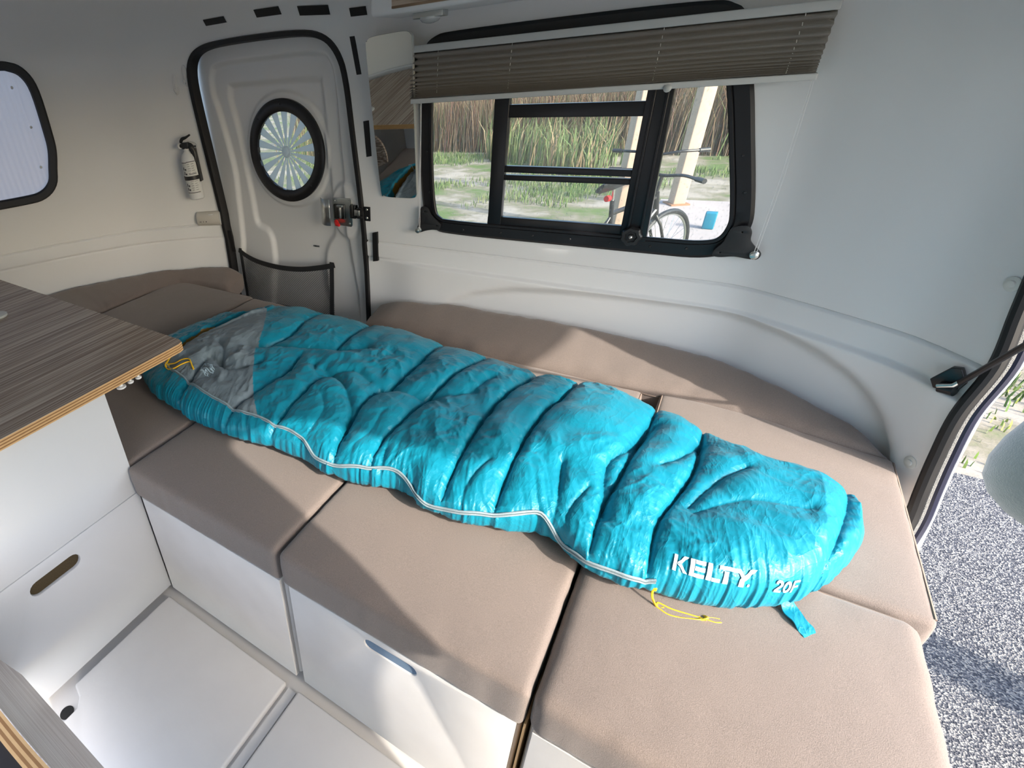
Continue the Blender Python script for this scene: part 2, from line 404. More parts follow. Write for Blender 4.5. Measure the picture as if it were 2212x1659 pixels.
def shell_piece(name, u0, u1, du, cutters, z0=-.02, z1=1.95):
    us = np.linspace(u0, u1, max(2, int((u1 - u0) / du)))
    zs = np.unique(np.concatenate([np.linspace(z0, .5, 14), np.linspace(.5, .78, 24), np.linspace(.78, .885, 43), np.linspace(.885, 1.5, 16), np.linspace(1.5, z1, 22)]).round(5))
    U, Z = np.meshgrid(us, zs, indexing='ij')
    if u0 <= 0: U = U + u_end(Z) * (1 - sm(U, 0, .6))
    I = shell_pt(U, Z); O = shell_pt(U, Z, -.045) ; O[..., 0] -= 0
    O = np.stack([np.interp(U, PS, PD[:, 0]) - np.interp(U, PS, PN[:, 0]) * (.038 - np.maximum(0, .32 * np.clip((Z - 1.62) / .38, 0, 1) ** 2.2)),
                  np.interp(U, PS, PD[:, 1]) - np.interp(U, PS, PN[:, 1]) * (.038 - np.maximum(0, .32 * np.clip((Z - 1.62) / .38, 0, 1) ** 2.2)), Z], -1)
    nu, nz = U.shape; V = np.concatenate([I.reshape(-1, 3), O.reshape(-1, 3)]); N = nu * nz; F = []
    g = lambda a, b, k: k * N + a * nz + b
    for a in range(nu - 1):
        for b in range(nz - 1):
            F.append((g(a, b, 0), g(a + 1, b, 0), g(a + 1, b + 1, 0), g(a, b + 1, 0)))
            F.append((g(a, b, 1), g(a, b + 1, 1), g(a + 1, b + 1, 1), g(a + 1, b, 1)))
        F.append((g(a, 0, 0), g(a, 0, 1), g(a + 1, 0, 1), g(a + 1, 0, 0))); F.append((g(a, nz - 1, 0), g(a + 1, nz - 1, 0), g(a + 1, nz - 1, 1), g(a, nz - 1, 1)))
    for b in range(nz - 1):
        F.append((g(0, b, 0), g(0, b + 1, 0), g(0, b + 1, 1), g(0, b, 1))); F.append((g(nu - 1, b, 0), g(nu - 1, b, 1), g(nu - 1, b + 1, 1), g(nu - 1, b + 1, 0)))
    me = bpy.data.meshes.new(name); me.from_pydata([tuple(q) for q in V.tolist()], [], F); me.materials.append(WHITE)
    o = finish(name, me, None, 0)
    for cme in cutters:
        co = bpy.data.objects.new('cut', cme); C.objects.link(co)
        md = o.modifiers.new('b', 'BOOLEAN'); md.object = co; md.solver = 'EXACT'; md.operation = 'DIFFERENCE'
        bpy.context.view_layer.update()
        me2 = bpy.data.meshes.new_from_object(o.evaluated_get(bpy.context.evaluated_depsgraph_get()))
        o.modifiers.clear(); o.data = me2; bpy.data.objects.remove(co)
    b = bmesh.new(); b.from_mesh(o.data)
    for q in b.faces: q.smooth = True
    for e in b.edges:
        if len(e.link_faces) == 2 and e.calc_face_angle(0) > math.radians(40): e.smooth = False
    b.to_mesh(o.data); b.free(); o.data.name = name
    return tag(o, kind='structure')
def cutter(poly, mapf, h0, h1):
    m_ = MB(); m_.prism(poly, h0, h1, mapf); me = bpy.data.meshes.new('c'); me.from_pydata(m_.v, [], m_.f)
    b = bmesh.new(); b.from_mesh(me); bmesh.ops.recalc_face_normals(b, faces=b.faces); bmesh.ops.triangulate(b, faces=b.faces); b.to_mesh(me); b.free(); return me

FY = 1.42
planeY = lambda a, b, h: (a, FY - h, b)          # h>0 into the room
def wallY(a, b, h):
    u = arcu(a); q = shell_pt(np.array(u), np.array(b), 0.0); return (a, float(min(FY, q[1])) - h, b)
WIN = crom([(.257,1.40),(.262,1.244),(.283,1.04),(.325,.968),(.43,.951),(.863,.952),(1.10,.953),(1.24,.957),(1.305,.985),(1.33,1.05),(1.318,1.13),(1.269,1.30),(1.229,1.431),(1.175,1.575),(1.144,1.608),(1.08,1.620),(.829,1.624),(.40,1.622),(.30,1.612),(.264,1.575),(.254,1.50)], 5, True)
DOOR = chaikin([(-.936,.40),(-.929,.551),(-.925,.823),(-.943,1.07),(-.974,1.467),(-.975,1.60),(-.945,1.665),(-.876,1.693),(-.75,1.70),(-.524,1.701),(-.273,1.694),(-.178,1.67),(-.119,1.615),(-.085,1.533),(-.06,1.295),(-.034,1.071),(-.018,.866),(-.011,.688),(-.009,.40),(-.009,.10),(-.937,.10)], 2)
FWIN = [(3.705,1.57),(3.726,1.645),(3.765,1.683),(3.83,1.698),(4.3,1.70)]
_fw = [(3.70,1.40),(3.70,1.575),(3.726,1.653),(3.78,1.69),(3.87,1.70),(4.26,1.70)]
_fwb = [(4.26,1.098),(3.93,1.101),(3.82,1.115),(3.755,1.165),(3.728,1.24),(3.706,1.32)]
FW = crom([q for q in _fw] + [(8.52 - a, b) for a, b in _fw[:-1][::-1]] + [(8.52 - a, b) for a, b in _fwb[::-1][:-1]][::1] + _fwb, 4, True)
mapS = lambda a, b, h: tuple(float(v) for v in shell_pt(np.array(a), np.array(b), h))
mapFlat = lambda a, b, h: tuple(float(v) for v in (shell_pt(np.array(a), np.array(1.2), h)[0], shell_pt(np.array(a), np.array(1.2), h)[1], b))
us_split = arcu(-.55)
NW = [(UT - 3.1, 1.05), (UT - 3.1, 1.60), (UT - 1.75, 1.62), (UT - 1.70, 1.0)]
wall_back = shell_piece('wall_back', 0.0, us_split, .022, [cutter(offset2d(WIN, -.012), planeY, -.25, .25), cutter(offset2d(DOOR, -.004), planeY, -.25, .25)])
wall_left = shell_piece('wall_left', us_split, UT - us_split, .03, [cutter(offset2d(DOOR, -.004), planeY, -.25, .25), cutter(offset2d(FW, -.012), mapFlat, -.25, .25)])
nearwin = chaikin([(-.75,.05),(-.75,1.62),(.95,1.62),(.95,.05)], 3)
wall_front = shell_piece('wall_front', UT - us_split, UT, .04, [cutter([(-.02,.02),(-.02,1.10),(.84,1.10),(.84,.02)], lambda a, b, h: (a, -.70 + h, b), -.3, .3)])  # low opening added in this unseen wall to let in fill light
# roof skin closing the shell
mb = MB(); us = np.linspace(0, UT, 200); ring = shell_pt(us, us * 0 + 1.95)
cen = ring.mean(0)
v = []; f = []
for k, t in enumerate((1, .8, .5, .2)):
    for q in ring: v.append((cen[0] + (q[0] - cen[0]) * t, cen[1] + (q[1] - cen[1]) * t, 1.95 + .05 * (1 - t)))
n_ = len(ring)
for k in range(3):
    for i in range(n_ ): f.append((k * n_ + i, k * n_ + (i + 1) % n_, (k + 1) * n_ + (i + 1) % n_, (k + 1) * n_ + i))
f.append(tuple(3 * n_ + i for i in range(n_)))
mb.add(v, f)
cl = mb.build('ceiling', WHITE, None, 0)
for q in cl.data.polygons: q.use_smooth = True
sd_ = cl.modifiers.new('s', 'SOLIDIFY'); sd_.thickness = .04; sd_.offset = 1
tag(cl, kind='structure')
# rear wall : header over the hatch, sill, near post
mb = MB()
hy = np.linspace(-.33, 1.06, 16)
def rear(mbx, y0, y1, z0, z1, xt=lambda z: 1.80 + (1.07 - z) * .11, n=12, thick=.05):
    ys = np.linspace(y0, y1, n); v = []
    for k in (0, 1):
        for z in (z0, z1):
            for y in ys: v.append((xt(z) + k * thick - (.0 if k == 0 else 0), y, z))
    f = []
    N = len(ys)
    g = lambda k, j, i: (k * 2 + j) * N + i
    for i in range(N - 1):
        f += [(g(0,0,i), g(0,1,i), g(0,1,i+1), g(0,0,i+1)), (g(1,0,i), g(1,0,i+1), g(1,1,i+1), g(1,1,i)), (g(0,1,i), g(1,1,i), g(1,1,i+1), g(0,1,i+1)), (g(0,0,i), g(0,0,i+1), g(1,0,i+1), g(1,0,i))]
    f += [(g(0,0,0), g(1,0,0), g(1,1,0), g(0,1,0)), (g(0,0,N-1), g(0,1,N-1), g(1,1,N-1), g(1,0,N-1))]
    mbx.add(v, f)
rear(mb, -.62, 1.30, 1.64, 1.99, xt=lambda z: 1.735 - (z - 1.6) * .6)
rear(mb, -.50, 1.02, -.02, .28, xt=lambda z: 1.775, thick=.03)
rear(mb, -.66, -.305, .0, 1.10); rear(mb, -.66, -.262, 1.10, 1.99, xt=lambda z: 1.80 - max(0, z - 1.5) * .25)
wr_ = mb.build('wall_right', WHITE); tag(wr_, kind='structure')

# floor -----------------------------------------------------------
mb = MB(); poly = [tuple(q) for q in np.concatenate([PD[::12] + PN[::12] * -.03])]
mb.prism([(float(a), float(b)) for a, b in poly], -.08, -.026)
floor = tag(mb.build('floor', FLOORM, None, 30), kind='structure')
def floor_panel(x0, x1, y0, y1, notch=None):
    P = [(x0, y0), (x1, y0), (x1, y1), (x0, y1)]
    if notch: P = [(x0 + .075, y0), (x1, y0), (x1, y1), (x0, y1), (x0, notch), (x0 + .045, notch - .012), (x0 + .07, notch - .035)]
    m_ = MB(); m_.prism(P, -.026, 0.0); return m_.build('floor_panel', FLOORM, floor, 30, bev=.007)
floor_panel(.022, .566, -.70, -.030, notch=-.405)
floor_panel(.612, 1.75, -.70, -.030)
mb = MB(); mb.box((.575, -.70, -.026), (.603, -.034, -.018)); mb.build('floor_groove', FLOORM, floor, 30)
mb = MB(); mb.lathe([(.020, -.0255), (.020, -.0245), (.010, -.0243), (.001, -.0243)], 24, Matrix.Translation((.062, -.462, 0))); mb.build('drain_hole', BLACK, floor)

# ------------------------------------------------------------------ seat cubes
def cube_unit(x0, y0, label, slot=False, front=True, h=.458):
    W = .6 if x0 < 1.1 else .555; D = .59 if not (x0 > 1.1 and y0 > .5) else .50
    if x0 < -1.1: x0 = -1.16; W = .56
    t = empty('seat_cube', label, 'storage box', None if front else 'hidden seat boxes under the rear cushions', (x0 + .3, y0 + .3, 0))
    inv = Matrix.Translation((-x0 - .3, -y0 - .3, 0))
    g = .008
    body = rbox('body', (x0 + g, y0 + .012, 0.0), (x0 + W - g, y0 + D, h), .012, CUBEM, t, n=6)
    body.data.transform(inv)
    if front:
        P = [(x0 + .018, .012), (x0 + W - .018, .012), (x0 + W - .018, h - .012), (x0 + .018, h - .012)]
        P = chaikin([P[0], P[1], P[2], P[3]], 0)
        loops = [P]
        if slot:
            sx0, sx1, sz = x0 + .236, x0 + .376, .408; r = .0205
            loops.append([(sx0 + r - r * math.sin(a), sz - r * math.cos(a)) for a in np.linspace(0, pi, 9)] + [(sx1 - r + r * math.sin(a), sz + r * math.cos(a)) for a in np.linspace(0, pi, 9)])
        fr = curve_mesh('front_panel', loops, .016, inv @ MY(y0 + .004), CUBEM, t, bevel=.003)
        if slot:
            m_ = MB(); m_.box((x0 + .228, y0 + .0005, .382), (x0 + .385, y0 + .0045, .434)); m_.build('slot_lining', BLUEG, t).data.transform(inv)
    return t
cube_unit(0, 0, 'plain white moulded seat cube next to the kitchen cabinet')
cube_unit(.6, 0, 'white moulded seat cube with slotted handle under middle front cushion', slot=True)
cb = cube_unit(1.2, 0, 'white moulded seat cube at bottom edge, under the cushion by the hatch', h=.458)
m_ = MB(); m_.box((-.3025, -.298, .01), (-.2985, -.06, .455)); m_.build('gap_strip', PLYL, cb)['label'] = 'ochre strip in the gap between the cubes'
for (x, y, lb) in ((-1.2, .6, 'white seat box under the rear cushion nearest the front end wall'), (-.6, .6, 'white seat box under the rear cushion in front of the door'), (0, .6, 'white seat box under the rear cushion hidden by the bag'), (.6, .6, 'white seat box under the rear cushion left of the dark gap'), (1.2, .6, 'white seat box under the rear cushion beside the open hatch'), (-.6, 0, 'white seat box behind the kitchen cabinet')):
    cube_unit(x, y, lb, front=False)

# ------------------------------------------------------------------ cushions
ST = .576
def piping(P, r, parent, closed=False): 
    m_ = MB(); m_.tube(P, r, 6, closed); return m_.build('piping', PIPE, parent, 60)
def cushion(name, x0, x1, y0, y1, label, top=ST, z0=.461, seed=0, pipe=(), rr=.015, shape=None, puff=.006, wr=.0035):
    t = empty(name, label, 'cushion', 'seat cushions on the bed platform', ((x0 + x1) / 2, (y0 + y1) / 2, z0))
    inv = Matrix.Translation((-(x0 + x1) / 2, -(y0 + y1) / 2, -z0))
    o = rbox('cover', (x0, y0, z0), (x1, y1, top), rr, FAB, t, puff=puff, wr=wr, n=44, seed=seed, shape=shape); o.data.transform(inv)
    q = rr * .30
    zt = top - q
    ends = {'f': [(x0 + rr, y0 + q, zt), (x1 - rr, y0 + q, zt)], 'b': [(x0 + rr, y1 - q, zt), (x1 - rr, y1 - q, zt)],
            'l': [(x0 + q, y0 + rr, zt), (x0 + q, y1 - rr, zt)], 'r': [(x1 - q, y0 + rr, zt), (x1 - q, y1 - rr, zt)]}
    for k in pipe:
        a, b = ends[k]; pp = [tuple(np.array(a) * (1 - s) + np.array(b) * s) for s in np.linspace(0, 1, 12)]
        if shape is not None: pp = [tuple(v) for v in shape(np.array(pp))]
        o = piping(pp, .0028, t); o.data.transform(inv)
    return t
cushion('seat_cushion', .006, .598, -.014, .585, 'front seat cushion beside the kitchen counter, partly in shade', seed=1, pipe='b')
cushion('seat_cushion', .606, 1.196, -.014, .580, 'front middle seat cushion above the slotted handle cube', seed=2, pipe='b')
cushion('seat_cushion', 1.206, 1.755, -.014, .522, 'sunlit front cushion at the bottom right beside the open hatch', seed=3, pipe='b', rr=.024, puff=.01)
cushion('seat_cushion', -.62, -.004, -.02, .585, 'shaded seat cushion running behind the kitchen cabinet under the bag head', seed=4, z0=.461, pipe='b')
cushion('seat_cushion', -1.17, -.575, .60, 1.20, 'shaded rear cushion nearest the front end wall', seed=5, pipe='b')
cushion('seat_cushion', -.566, .055, .60, 1.19, 'rear cushion under the bag hood, in front of the mesh pocket', seed=6, pipe='r')
cushion('seat_cushion', .063, .640, .60, 1.135, 'rear cushion mostly hidden under the middle of the bag', seed=7, pipe='br')
cushion('seat_cushion', .652, 1.205, .60, 1.145, 'sunlit rear cushion left of the dark gap behind the bag', seed=8, pipe='br')
def taper(P):
    P = P.copy(); k = sm(P[:, 1], .75, 1.16) * sm(P[:, 0], 1.4, 1.79); P[:, 1] -= .075 * k * sm(P[:, 1], .9, 1.16)
    return P
cushion('seat_cushion', 1.252, 1.782, .532, 1.165, 'sunlit rear cushion beneath the foot of the sleeping bag, at the hatch', seed=9, pipe='blr', shape=taper, puff=.008)

def bolster(name, U, fr, zf, zb, label, gr=None, seed=0, thick=.10, ins=.012):
    """wedge cushion following the curved wall: front edge polyline fr(x,y) per station, back edge on the wall"""
    t = empty(name, label, 'cushion', None)
    U = list(np.interp(np.linspace(0, len(U) - 1, 150), range(len(U)), U)); fr = [tuple(q) for q in np.stack([np.interp(np.linspace(0, len(fr) - 1, 150), range(len(fr)), [f_[k] for f_ in fr]) for k in (0, 1)], 1)]; zf = np.interp(np.linspace(0, len(zf) - 1, 150), range(len(zf)), zf); zb = np.interp(np.linspace(0, len(zb) - 1, 150), range(len(zb)), zb)
    N = len(U); K = 40; V = []
    for i, u in enumerate(U):
        bk = shell_pt(np.array(u), np.array(zb[i] - .03), ins); a = np.array([fr[i][0], fr[i][1]]); b = bk[:2]
        endt = min(1, min(i, N - 1 - i) / 12.0); e = math.sin(endt * pi / 2)
        cc = (a + b) / 2; ring_ = []
        for k in range(K):
            an = 2 * pi * k / K; c_, s_ = math.cos(an), math.sin(an)
            px = abs(c_) ** .35 * (1 if c_ > 0 else -1); pz = abs(s_) ** .55 * (1 if s_ > 0 else -1)
            s01 = (px + 1) / 2; top = zf[i] * (1 - s01) + zb[i] * s01; bot = .462
            mid = (top + bot) / 2; hh = (top - bot) / 2 * (.55 + .45 * e)
            p2 = a * (1 - s01) + b * s01
            ring_.append((p2[0], p2[1], mid + pz * hh + (.012 * (fbm(np.array(u * 11 + seed), np.array(s01 * 4.), 3) - .5) * (pz > 0) + .005 * (ridge(np.array(u * 16 + s01 * 2.5 + seed), np.array(s01 * 2.), 2) - .6) * (pz > 0))))
        V.append(ring_)
    V = np.array(V)
    V = V.astype(float)
    m_ = MB(); v = V.reshape(-1, 3); f = []
    for i in range(N - 1):
        for k in range(K): k2 = (k + 1) % K; f.append((i * K + k, i * K + k2, (i + 1) * K + k2, (i + 1) * K + k))
    f.append(tuple(range(K))); f.append(tuple((N - 1) * K + k for k in range(K)))
    m_.add(v, f); m_.build('cover', FAB, t, 50)
    # piping along the front and back top edges
    for kk in (int(K * .455), int(K * .06)):
        m_ = MB(); m_.tube([V[i][kk] + np.array([0, 0, .001]) for i in range(3, N - 3)], .0026, 6); m_.build('piping', PIPE, t, 60)
    return t
uF = np.linspace(arcu(1.79), arcu(.09), 46); fx = np.interp(uF, PS, PD[:, 0])
frF = [(x, float(np.interp(x, [.09, .45, .65, 1.2, 1.5, 1.79], [1.225, 1.17, 1.140, 1.150, 1.135, 1.075]))) for x in fx]
bolster('bolster_cushion', uF, frF, [.592] * 46, list(np.interp(fx, [.09, .4, .85, 1.2, 1.55, 1.72, 1.8], [.632, .66, .675, .655, .63, .60, .585])),
        'long brown bolster cushion lying against the window wall', seed=2, ins=.02)
uL = np.linspace(2.84, 4.3, 40); px_ = np.interp(uL, PS, PD[:, 0]); py_ = np.interp(uL, PS, PD[:, 1])
frL = [(float(np.interp(y, [.2, .7, 1.1, 1.22, 1.42], [-1.20, -1.195, -1.185, -1.10, -.78])), float(np.interp(y, [.2, .7, 1.1, 1.2, 1.3, 1.42], [.2, .66, 1.0, 1.17, 1.215, 1.215]))) for y in py_]
bolster('bolster_cushion', uL, frL, [.585] * 40, [.645] * 40, 'shaded curved brown bolster cushion in the corner left of the door', seed=5, ins=.012)

# ------------------------------------------------------------------ sleeping bag
def build_bag():
    t = empty('sleeping_bag', 'teal and grey quilted mummy sleeping bag laid diagonally over the cushions', 'sleeping bag', None, (.6, .62, ST))
    XN = np.array([-.53,-.50,-.444,-.35,-.194,0.034,.208,.33,.441,.477,.55,.617,.70,.761,.80,.828,.88,.949,1.04,1.10,1.146,1.18,1.213,1.283,1.33,1.40,1.451,1.521,1.57,1.615,1.65,1.672,1.684])
    YN = np.array([.60,.50,.402,.33,.272,.236,.238,.262,.272,.276,.256,.256,.276,.305,.298,.277,.272,.278,.305,.342,.335,.31,.290,.288,.305,.325,.346,.386,.44,.515,.60,.66,.72])
    XF = np.array([-.53,-.50,-.46,-.40,-.297,-.24,-.10,.05,.22,.38,.55,.73,.91,1.03,1.15,1.235,1.30,1.365,1.44,1.51,1.58,1.63,1.66,1.684])
    YF = np.array([.66,.76,.83,.90,.965,1.005,1.035,1.04,1.035,1.045,1.02,.985,.965,.955,.95,.915,.90,.865,.815,.795,.79,.785,.77,.72])
    nu, nv = 1100, 360
    s = np.linspace(0, 1, nu); x = -.53 + (1.684 + .53) * (s - .06 * np.sin(2 * pi * s) * .9)
    yn = np.interp(x, XN, YN); yf = np.interp(x, XF, YF)
    k = np.hanning(9); k /= k.sum()
    yn = np.convolve(np.pad(yn, 4, mode='edge'), k, 'valid'); yf = np.convolve(np.pad(yf, 4, mode='edge'), k, 'valid')
    th = np.linspace(-.42, pi + .42, nv)
    X = np.repeat(x[:, None], nv, 1); TH = np.repeat(th[None, :], nu, 0)
    cx_ = np.cos(TH); sx_ = np.sin(TH)
    tt = -np.sign(cx_) * np.abs(cx_) ** .78
    lift = np.sign(sx_) * np.abs(sx_) ** .62
    yc = ((yn + yf) / 2)[:, None]; hw = ((yf - yn) / 2)[:, None]
    Y = yc + hw * tt
    Hx = np.interp(x, [-.53,-.49,-.42,-.3,-.22,-.1,.2,.6,1.0,1.3,1.45,1.58,1.65,1.684], [.004,.05,.078,.088,.108,.122,.125,.12,.13,.12,.125,.12,.085,.006])[:, None]
    SE = dict(
        S1=[(.03,1.04),(.017,.934),(.054,.738),(.02,.622)], S2=[(.24,1.03),(.25,.942),(.263,.76)],
        S3=[(.57,1.03),(.569,.927),(.566,.608),(.538,.574),(.554,.388),(.598,.22)],
        S4=[(.196,.623),(.222,.505),(.199,.396),(.19,.3),(.2,.22)], S5=[(.351,.53),(.351,.4),(.359,.23)],
        S11=[(.74,1.0),(.738,.895),(.701,.686),(.689,.562),(.678,.414),(.677,.344),(.70,.22)],
        S6=[(.92,.99),(.914,.874),(.881,.69),(.88,.575),(.883,.388),(.896,.22)],
        S7=[(1.04,.97),(1.037,.859),(1.005,.647),(1.0,.511),(1.004,.374),(1.014,.24)],
        S8=[(1.255,.93),(1.25,.805),(1.235,.655),(1.221,.505),(1.209,.393),(1.219,.22)],
        S9=[(1.366,.87),(1.364,.761),(1.355,.607),(1.315,.433),(1.317,.323),(1.326,.24)],
        S0=[(-.10,.44),(-.06,.33),(-.03,.2)])
    ds = np.full(X.shape, 9.)
    ssign = X * 0
    for kx, P in SE.items():
        d = seg_dist(X, Y, crom(P, 4)); ds = np.minimum(ds, d)
    S10 = [(1.645,.80),(1.634,.72),(1.624,.649),(1.599,.535),(1.577,.448),(1.545,.36)]
    d10 = seg_dist(X, Y, crom(S10, 4))
    # puff between seams
    B = 1 - .24 * np.exp(-ds / .036) - .20 * np.exp(-ds / .0045)
    B = B - .30 * np.exp(-d10 / .016)
    # long creases and hollows
    def cre(P, dep, wd):
        return .72 * dep * np.exp(-(seg_dist(X, Y, crom(P, 4)) / (wd * .75)) ** 1.0)
    Cc = (cre([(-.04,.60),(.02,.622),(.156,.68),(.28,.737),(.36,.80)], .40, .035) + cre([(.566,.608),(.659,.605),(.735,.633),(.787,.682),(.819,.785)], .30, .035)
          + cre([(.58,.33),(.554,.388),(.528,.446),(.432,.541),(.329,.584)], .34, .022) + cre([(1.262,.79),(1.225,.645),(1.19,.544),(1.218,.391)], .32, .02)
          + cre([(1.36,.754),(1.33,.671),(1.29,.60)], .30, .02) + cre([(-.10,.47),(-.03,.455),(.02,.43),(.06,.46),(.10,.53)], .38, .026)
          + cre([(-.15,.56),(-.08,.52),(-.03,.45)], .26, .02) + cre([(.697,.35),(.724,.27),(.755,.2)], .3, .015) + cre([(.785,.33),(.83,.262)], .3, .013)
          + cre([(.40,.46),(.46,.40),(.47,.30)], .16, .02) + cre([(.62,.47),(.63,.38),(.62,.30)], .12, .018) + cre([(1.45,.68),(1.40,.60),(1.36,.50)], .22, .016)
          + cre([(1.37,.48),(1.45,.56),(1.56,.60)], .14, .02) + cre([(.28,.60),(.33,.55),(.42,.62),(.50,.60)], .22, .022) + cre([(.95,.42),(.93,.33),(.95,.25)], .2, .014)
          + cre([(1.10,.50),(1.12,.40),(1.13,.33)], .26, .016) + cre([(1.17,.45),(1.15,.36),(1.17,.29)], .2, .012))
    # irregular fullness
    big = (fbm(X * 5.5 + 3, Y * 6.5 + 8, 3) - .47) * .46
    # wrinkles: radiating from the side zip (run across), and puckers along seams
    dn = np.clip(Y - yn[:, None], 0, 1); df = np.clip(yf[:, None] - Y, 0, 1)
    wob = .5 * fbm(X * 9, Y * 9, 2)
    w1 = (ridge(X * 34 + Y * (14 + 10 * np.sin(X * 7)) + wob * 3, Y * 5 + wob, 3) - .62) * (np.exp(-dn / .11) * 1.0 + np.exp(-df / .05) * .55)
    w2 = (ridge(Y * 46 + wob * 4 + X * 3, X * 9, 3) - .62) * (np.exp(-ds / .035) * .75)
    qx = X + .06 * fbm(X * 8 + 4, Y * 8, 3); qy = Y + .06 * fbm(X * 8, Y * 8 + 9, 3)
    w3 = (ridge(qx * 15 + qy * 9, qy * 13 - qx * 5, 4) - .62)
    mask = .25 + 1.15 * sm(fbm(X * 4 + 1, Y * 4 + 2, 2), .30, .55) * (1 - .6 * sm(X, 1.42, 1.52))
    w4 = (fbm(X * 70, Y * 70, 2) - .37)
    # foot box: folds fan back from the end seam
    ft = sm(X, 1.40, 1.55); w5 = (ridge(Y * 30 + (X - 1.3) * 6, X * 6, 3) - .6) * ft
    sr = lambda a, b, o=2: (ridge(a, b, o) / .87) ** 2.5 - .25
    f1 = sr(X * 62 + Y * (20 + 16 * np.sin(X * 9)) + wob * 5, Y * 7 + wob * 2, 2) * (np.exp(-dn / .075) + .5 * np.exp(-df / .05))
    f2 = sr(Y * 70 + wob * 7 + X * 4, X * 13 + wob * 2, 2) * np.exp(-ds / .022)
    f3 = sr(qx * 26 - qy * 17 + wob * 3, qy * 10 + qx * 6, 2) * sm(fbm(X * 5 + 8, Y * 5 + 3, 2), .34, .58)
    f4 = sr(qx * 44 + qy * 38, qy * 20 - qx * 16, 2) * sm(fbm(X * 7 + 2, Y * 7 + 6, 2), .36, .56)
    disp = .0052 * f1 + .0044 * f2 + .0050 * f3 + .0026 * f4 + .0085 * w1 + .0070 * w2 + .0130 * w3 * mask * (1 - .35 * ft) + .0012 * w4 + .0060 * w5
    hT = Hx * np.clip(B - Cc + big, .16, 1.5)
    Z = ST + .010 + .30 * Hx + lift * hT * np.where(lift > 0, .80, .55)
    # hood opening: slot across the bag
    OPN = [(-.312,.40),(-.315,.50),(-.305,.60),(-.285,.72),(-.258,.83),(-.240,.92)]
    do = seg_dist(X, Y, crom(OPN, 4))
    ow = np.interp(Y, [.4, .5, .65, .9], [.022, .030, .024, .012]); Z = Z - .088 * np.exp(-(do / ow) ** 2) * (lift > .2)
    Z = Z + .012 * np.exp(-((do - .036) / .012) ** 2) * (lift > .2)
    nrmz = np.clip(lift, 0, 1); 
    Z = Z + disp * (.35 + .65 * nrmz)
    Y2 = Y - disp * (1 - nrmz) * np.sign(cx_) * 1.4
    Z = np.maximum(Z, ST + .004 + .004 * np.cos(TH) ** 2)
    V = np.stack([X, Y2, Z], -1)
    # gather the head and foot ends downward smoothly
    V = V - np.array([.6, .62, ST])
    fmx = (X[:-1, :-1] + X[1:, 1:]) / 2; fmy = (Y[:-1, :-1] + Y[1:, 1:]) / 2; fdo = do[:-1, :-1]
    GB = [(-.25,1.1),(-.235,.94),(-.11,.79),(-.047,.705),(.01,.60),(.093,.493),(.20,.37),(.32,.262)]
    gx = np.interp(fmy, [q[1] for q in GB][::-1], [q[0] for q in GB][::-1])
    thm = (TH[:-1, :-1])
    TZX = [-.40, -.30, -.2, -.1, 0, .15, .3, .42, .47, .52, .60, .72, .80, .86, .95, 1.04, 1.10, 1.15, 1.22, 1.34]
    TZV = [.80, .78, .75, .71, .66, .58, .50, .40, .30, .08, .15, .35, .10, .0, .10, .22, .30, -.02, .05, .10]
    thz = np.interp(fmx, TZX, TZV)
    grey = (fmx < gx) & (fmx > np.interp(fmy, [q[1] for q in OPN], [q[0] for q in OPN])) & (thm > thz) & (fdo > .9 * ow[:-1, :-1]) & (fmx < .335)
    ochre = ((fdo <= .95 * ow[:-1, :-1]) | ((fdo < .031) & (fmx < np.interp(fmy, [q[1] for q in OPN], [q[0] for q in OPN])) & (fmy < .70))) & (thm > .4) & (thm < pi - .3)
    fm = np.where(ochre, 2, np.where(grey, 1, 0))
    full = grid_mesh('shell', V, nu, nv, mats=[TEAL, GREYN, OCHRE], fm=fm, parent=t)
    me = full.data
    # split into parts by material
    parts = {0: 'outer_shell', 1: 'grey_chest_panel', 2: 'hood_lining'}
    F = np.zeros(len(me.polygons) * 4, np.int32); me.loops.foreach_get('vertex_index', F); F = F.reshape(-1, 4)
    nrm = np.zeros(len(me.vertices) * 3, np.float32); me.vertex_normals.foreach_get('vector', nrm); nrm = nrm.reshape(-1, 3)
    Vf = V.reshape(-1, 3).astype(np.float32)
    for mi, nm in parts.items():
        sel = F[fm.ravel() == mi]
        used, invx = np.unique(sel, return_inverse=True); sel = invx.reshape(-1, 4)
        mm = bpy.data.meshes.new(nm); mm.vertices.add(len(used)); mm.vertices.foreach_set('co', Vf[used].ravel())
        mm.loops.add(sel.size); mm.loops.foreach_set('vertex_index', sel.ravel().astype(np.int32))
        mm.polygons.add(len(sel)); mm.polygons.foreach_set('loop_start', np.arange(0, sel.size, 4, dtype=np.int32)); mm.polygons.foreach_set('loop_total', np.full(len(sel), 4, np.int32))
        mm.materials.append([TEAL, GREYN, OCHRE][mi]); mm.update(calc_edges=True)
        mm.polygons.foreach_set('use_smooth', np.ones(len(sel), bool))
        mm.normals_split_custom_set_from_vertices(nrm[used].tolist())
        oo = bpy.data.objects.new(nm, mm); C.objects.link(oo); oo.parent = t
        if mi == 1: oo['label'] = 'grey chest panel below the hood'
        if mi == 2: oo['label'] = 'ochre lining showing in the hood opening'
    bpy.data.objects.remove(full)
    # point on surface helpers (world coords)
    Vw = V + np.array([.6, .62, ST])
    def surf(px, py, lo=.15, hi=pi - .15):
        i = int(np.argmin(np.abs(x - px))); sub = (th > lo) & (th < hi); idx = np.where(sub)[0]
        j = idx[int(np.argmin(np.abs(Vw[i, idx, 1] - py)))]; return Vw[i, j], i, j
    off = np.array([.6, .62, ST])
    # zip ribbon along the near side
    zp = []
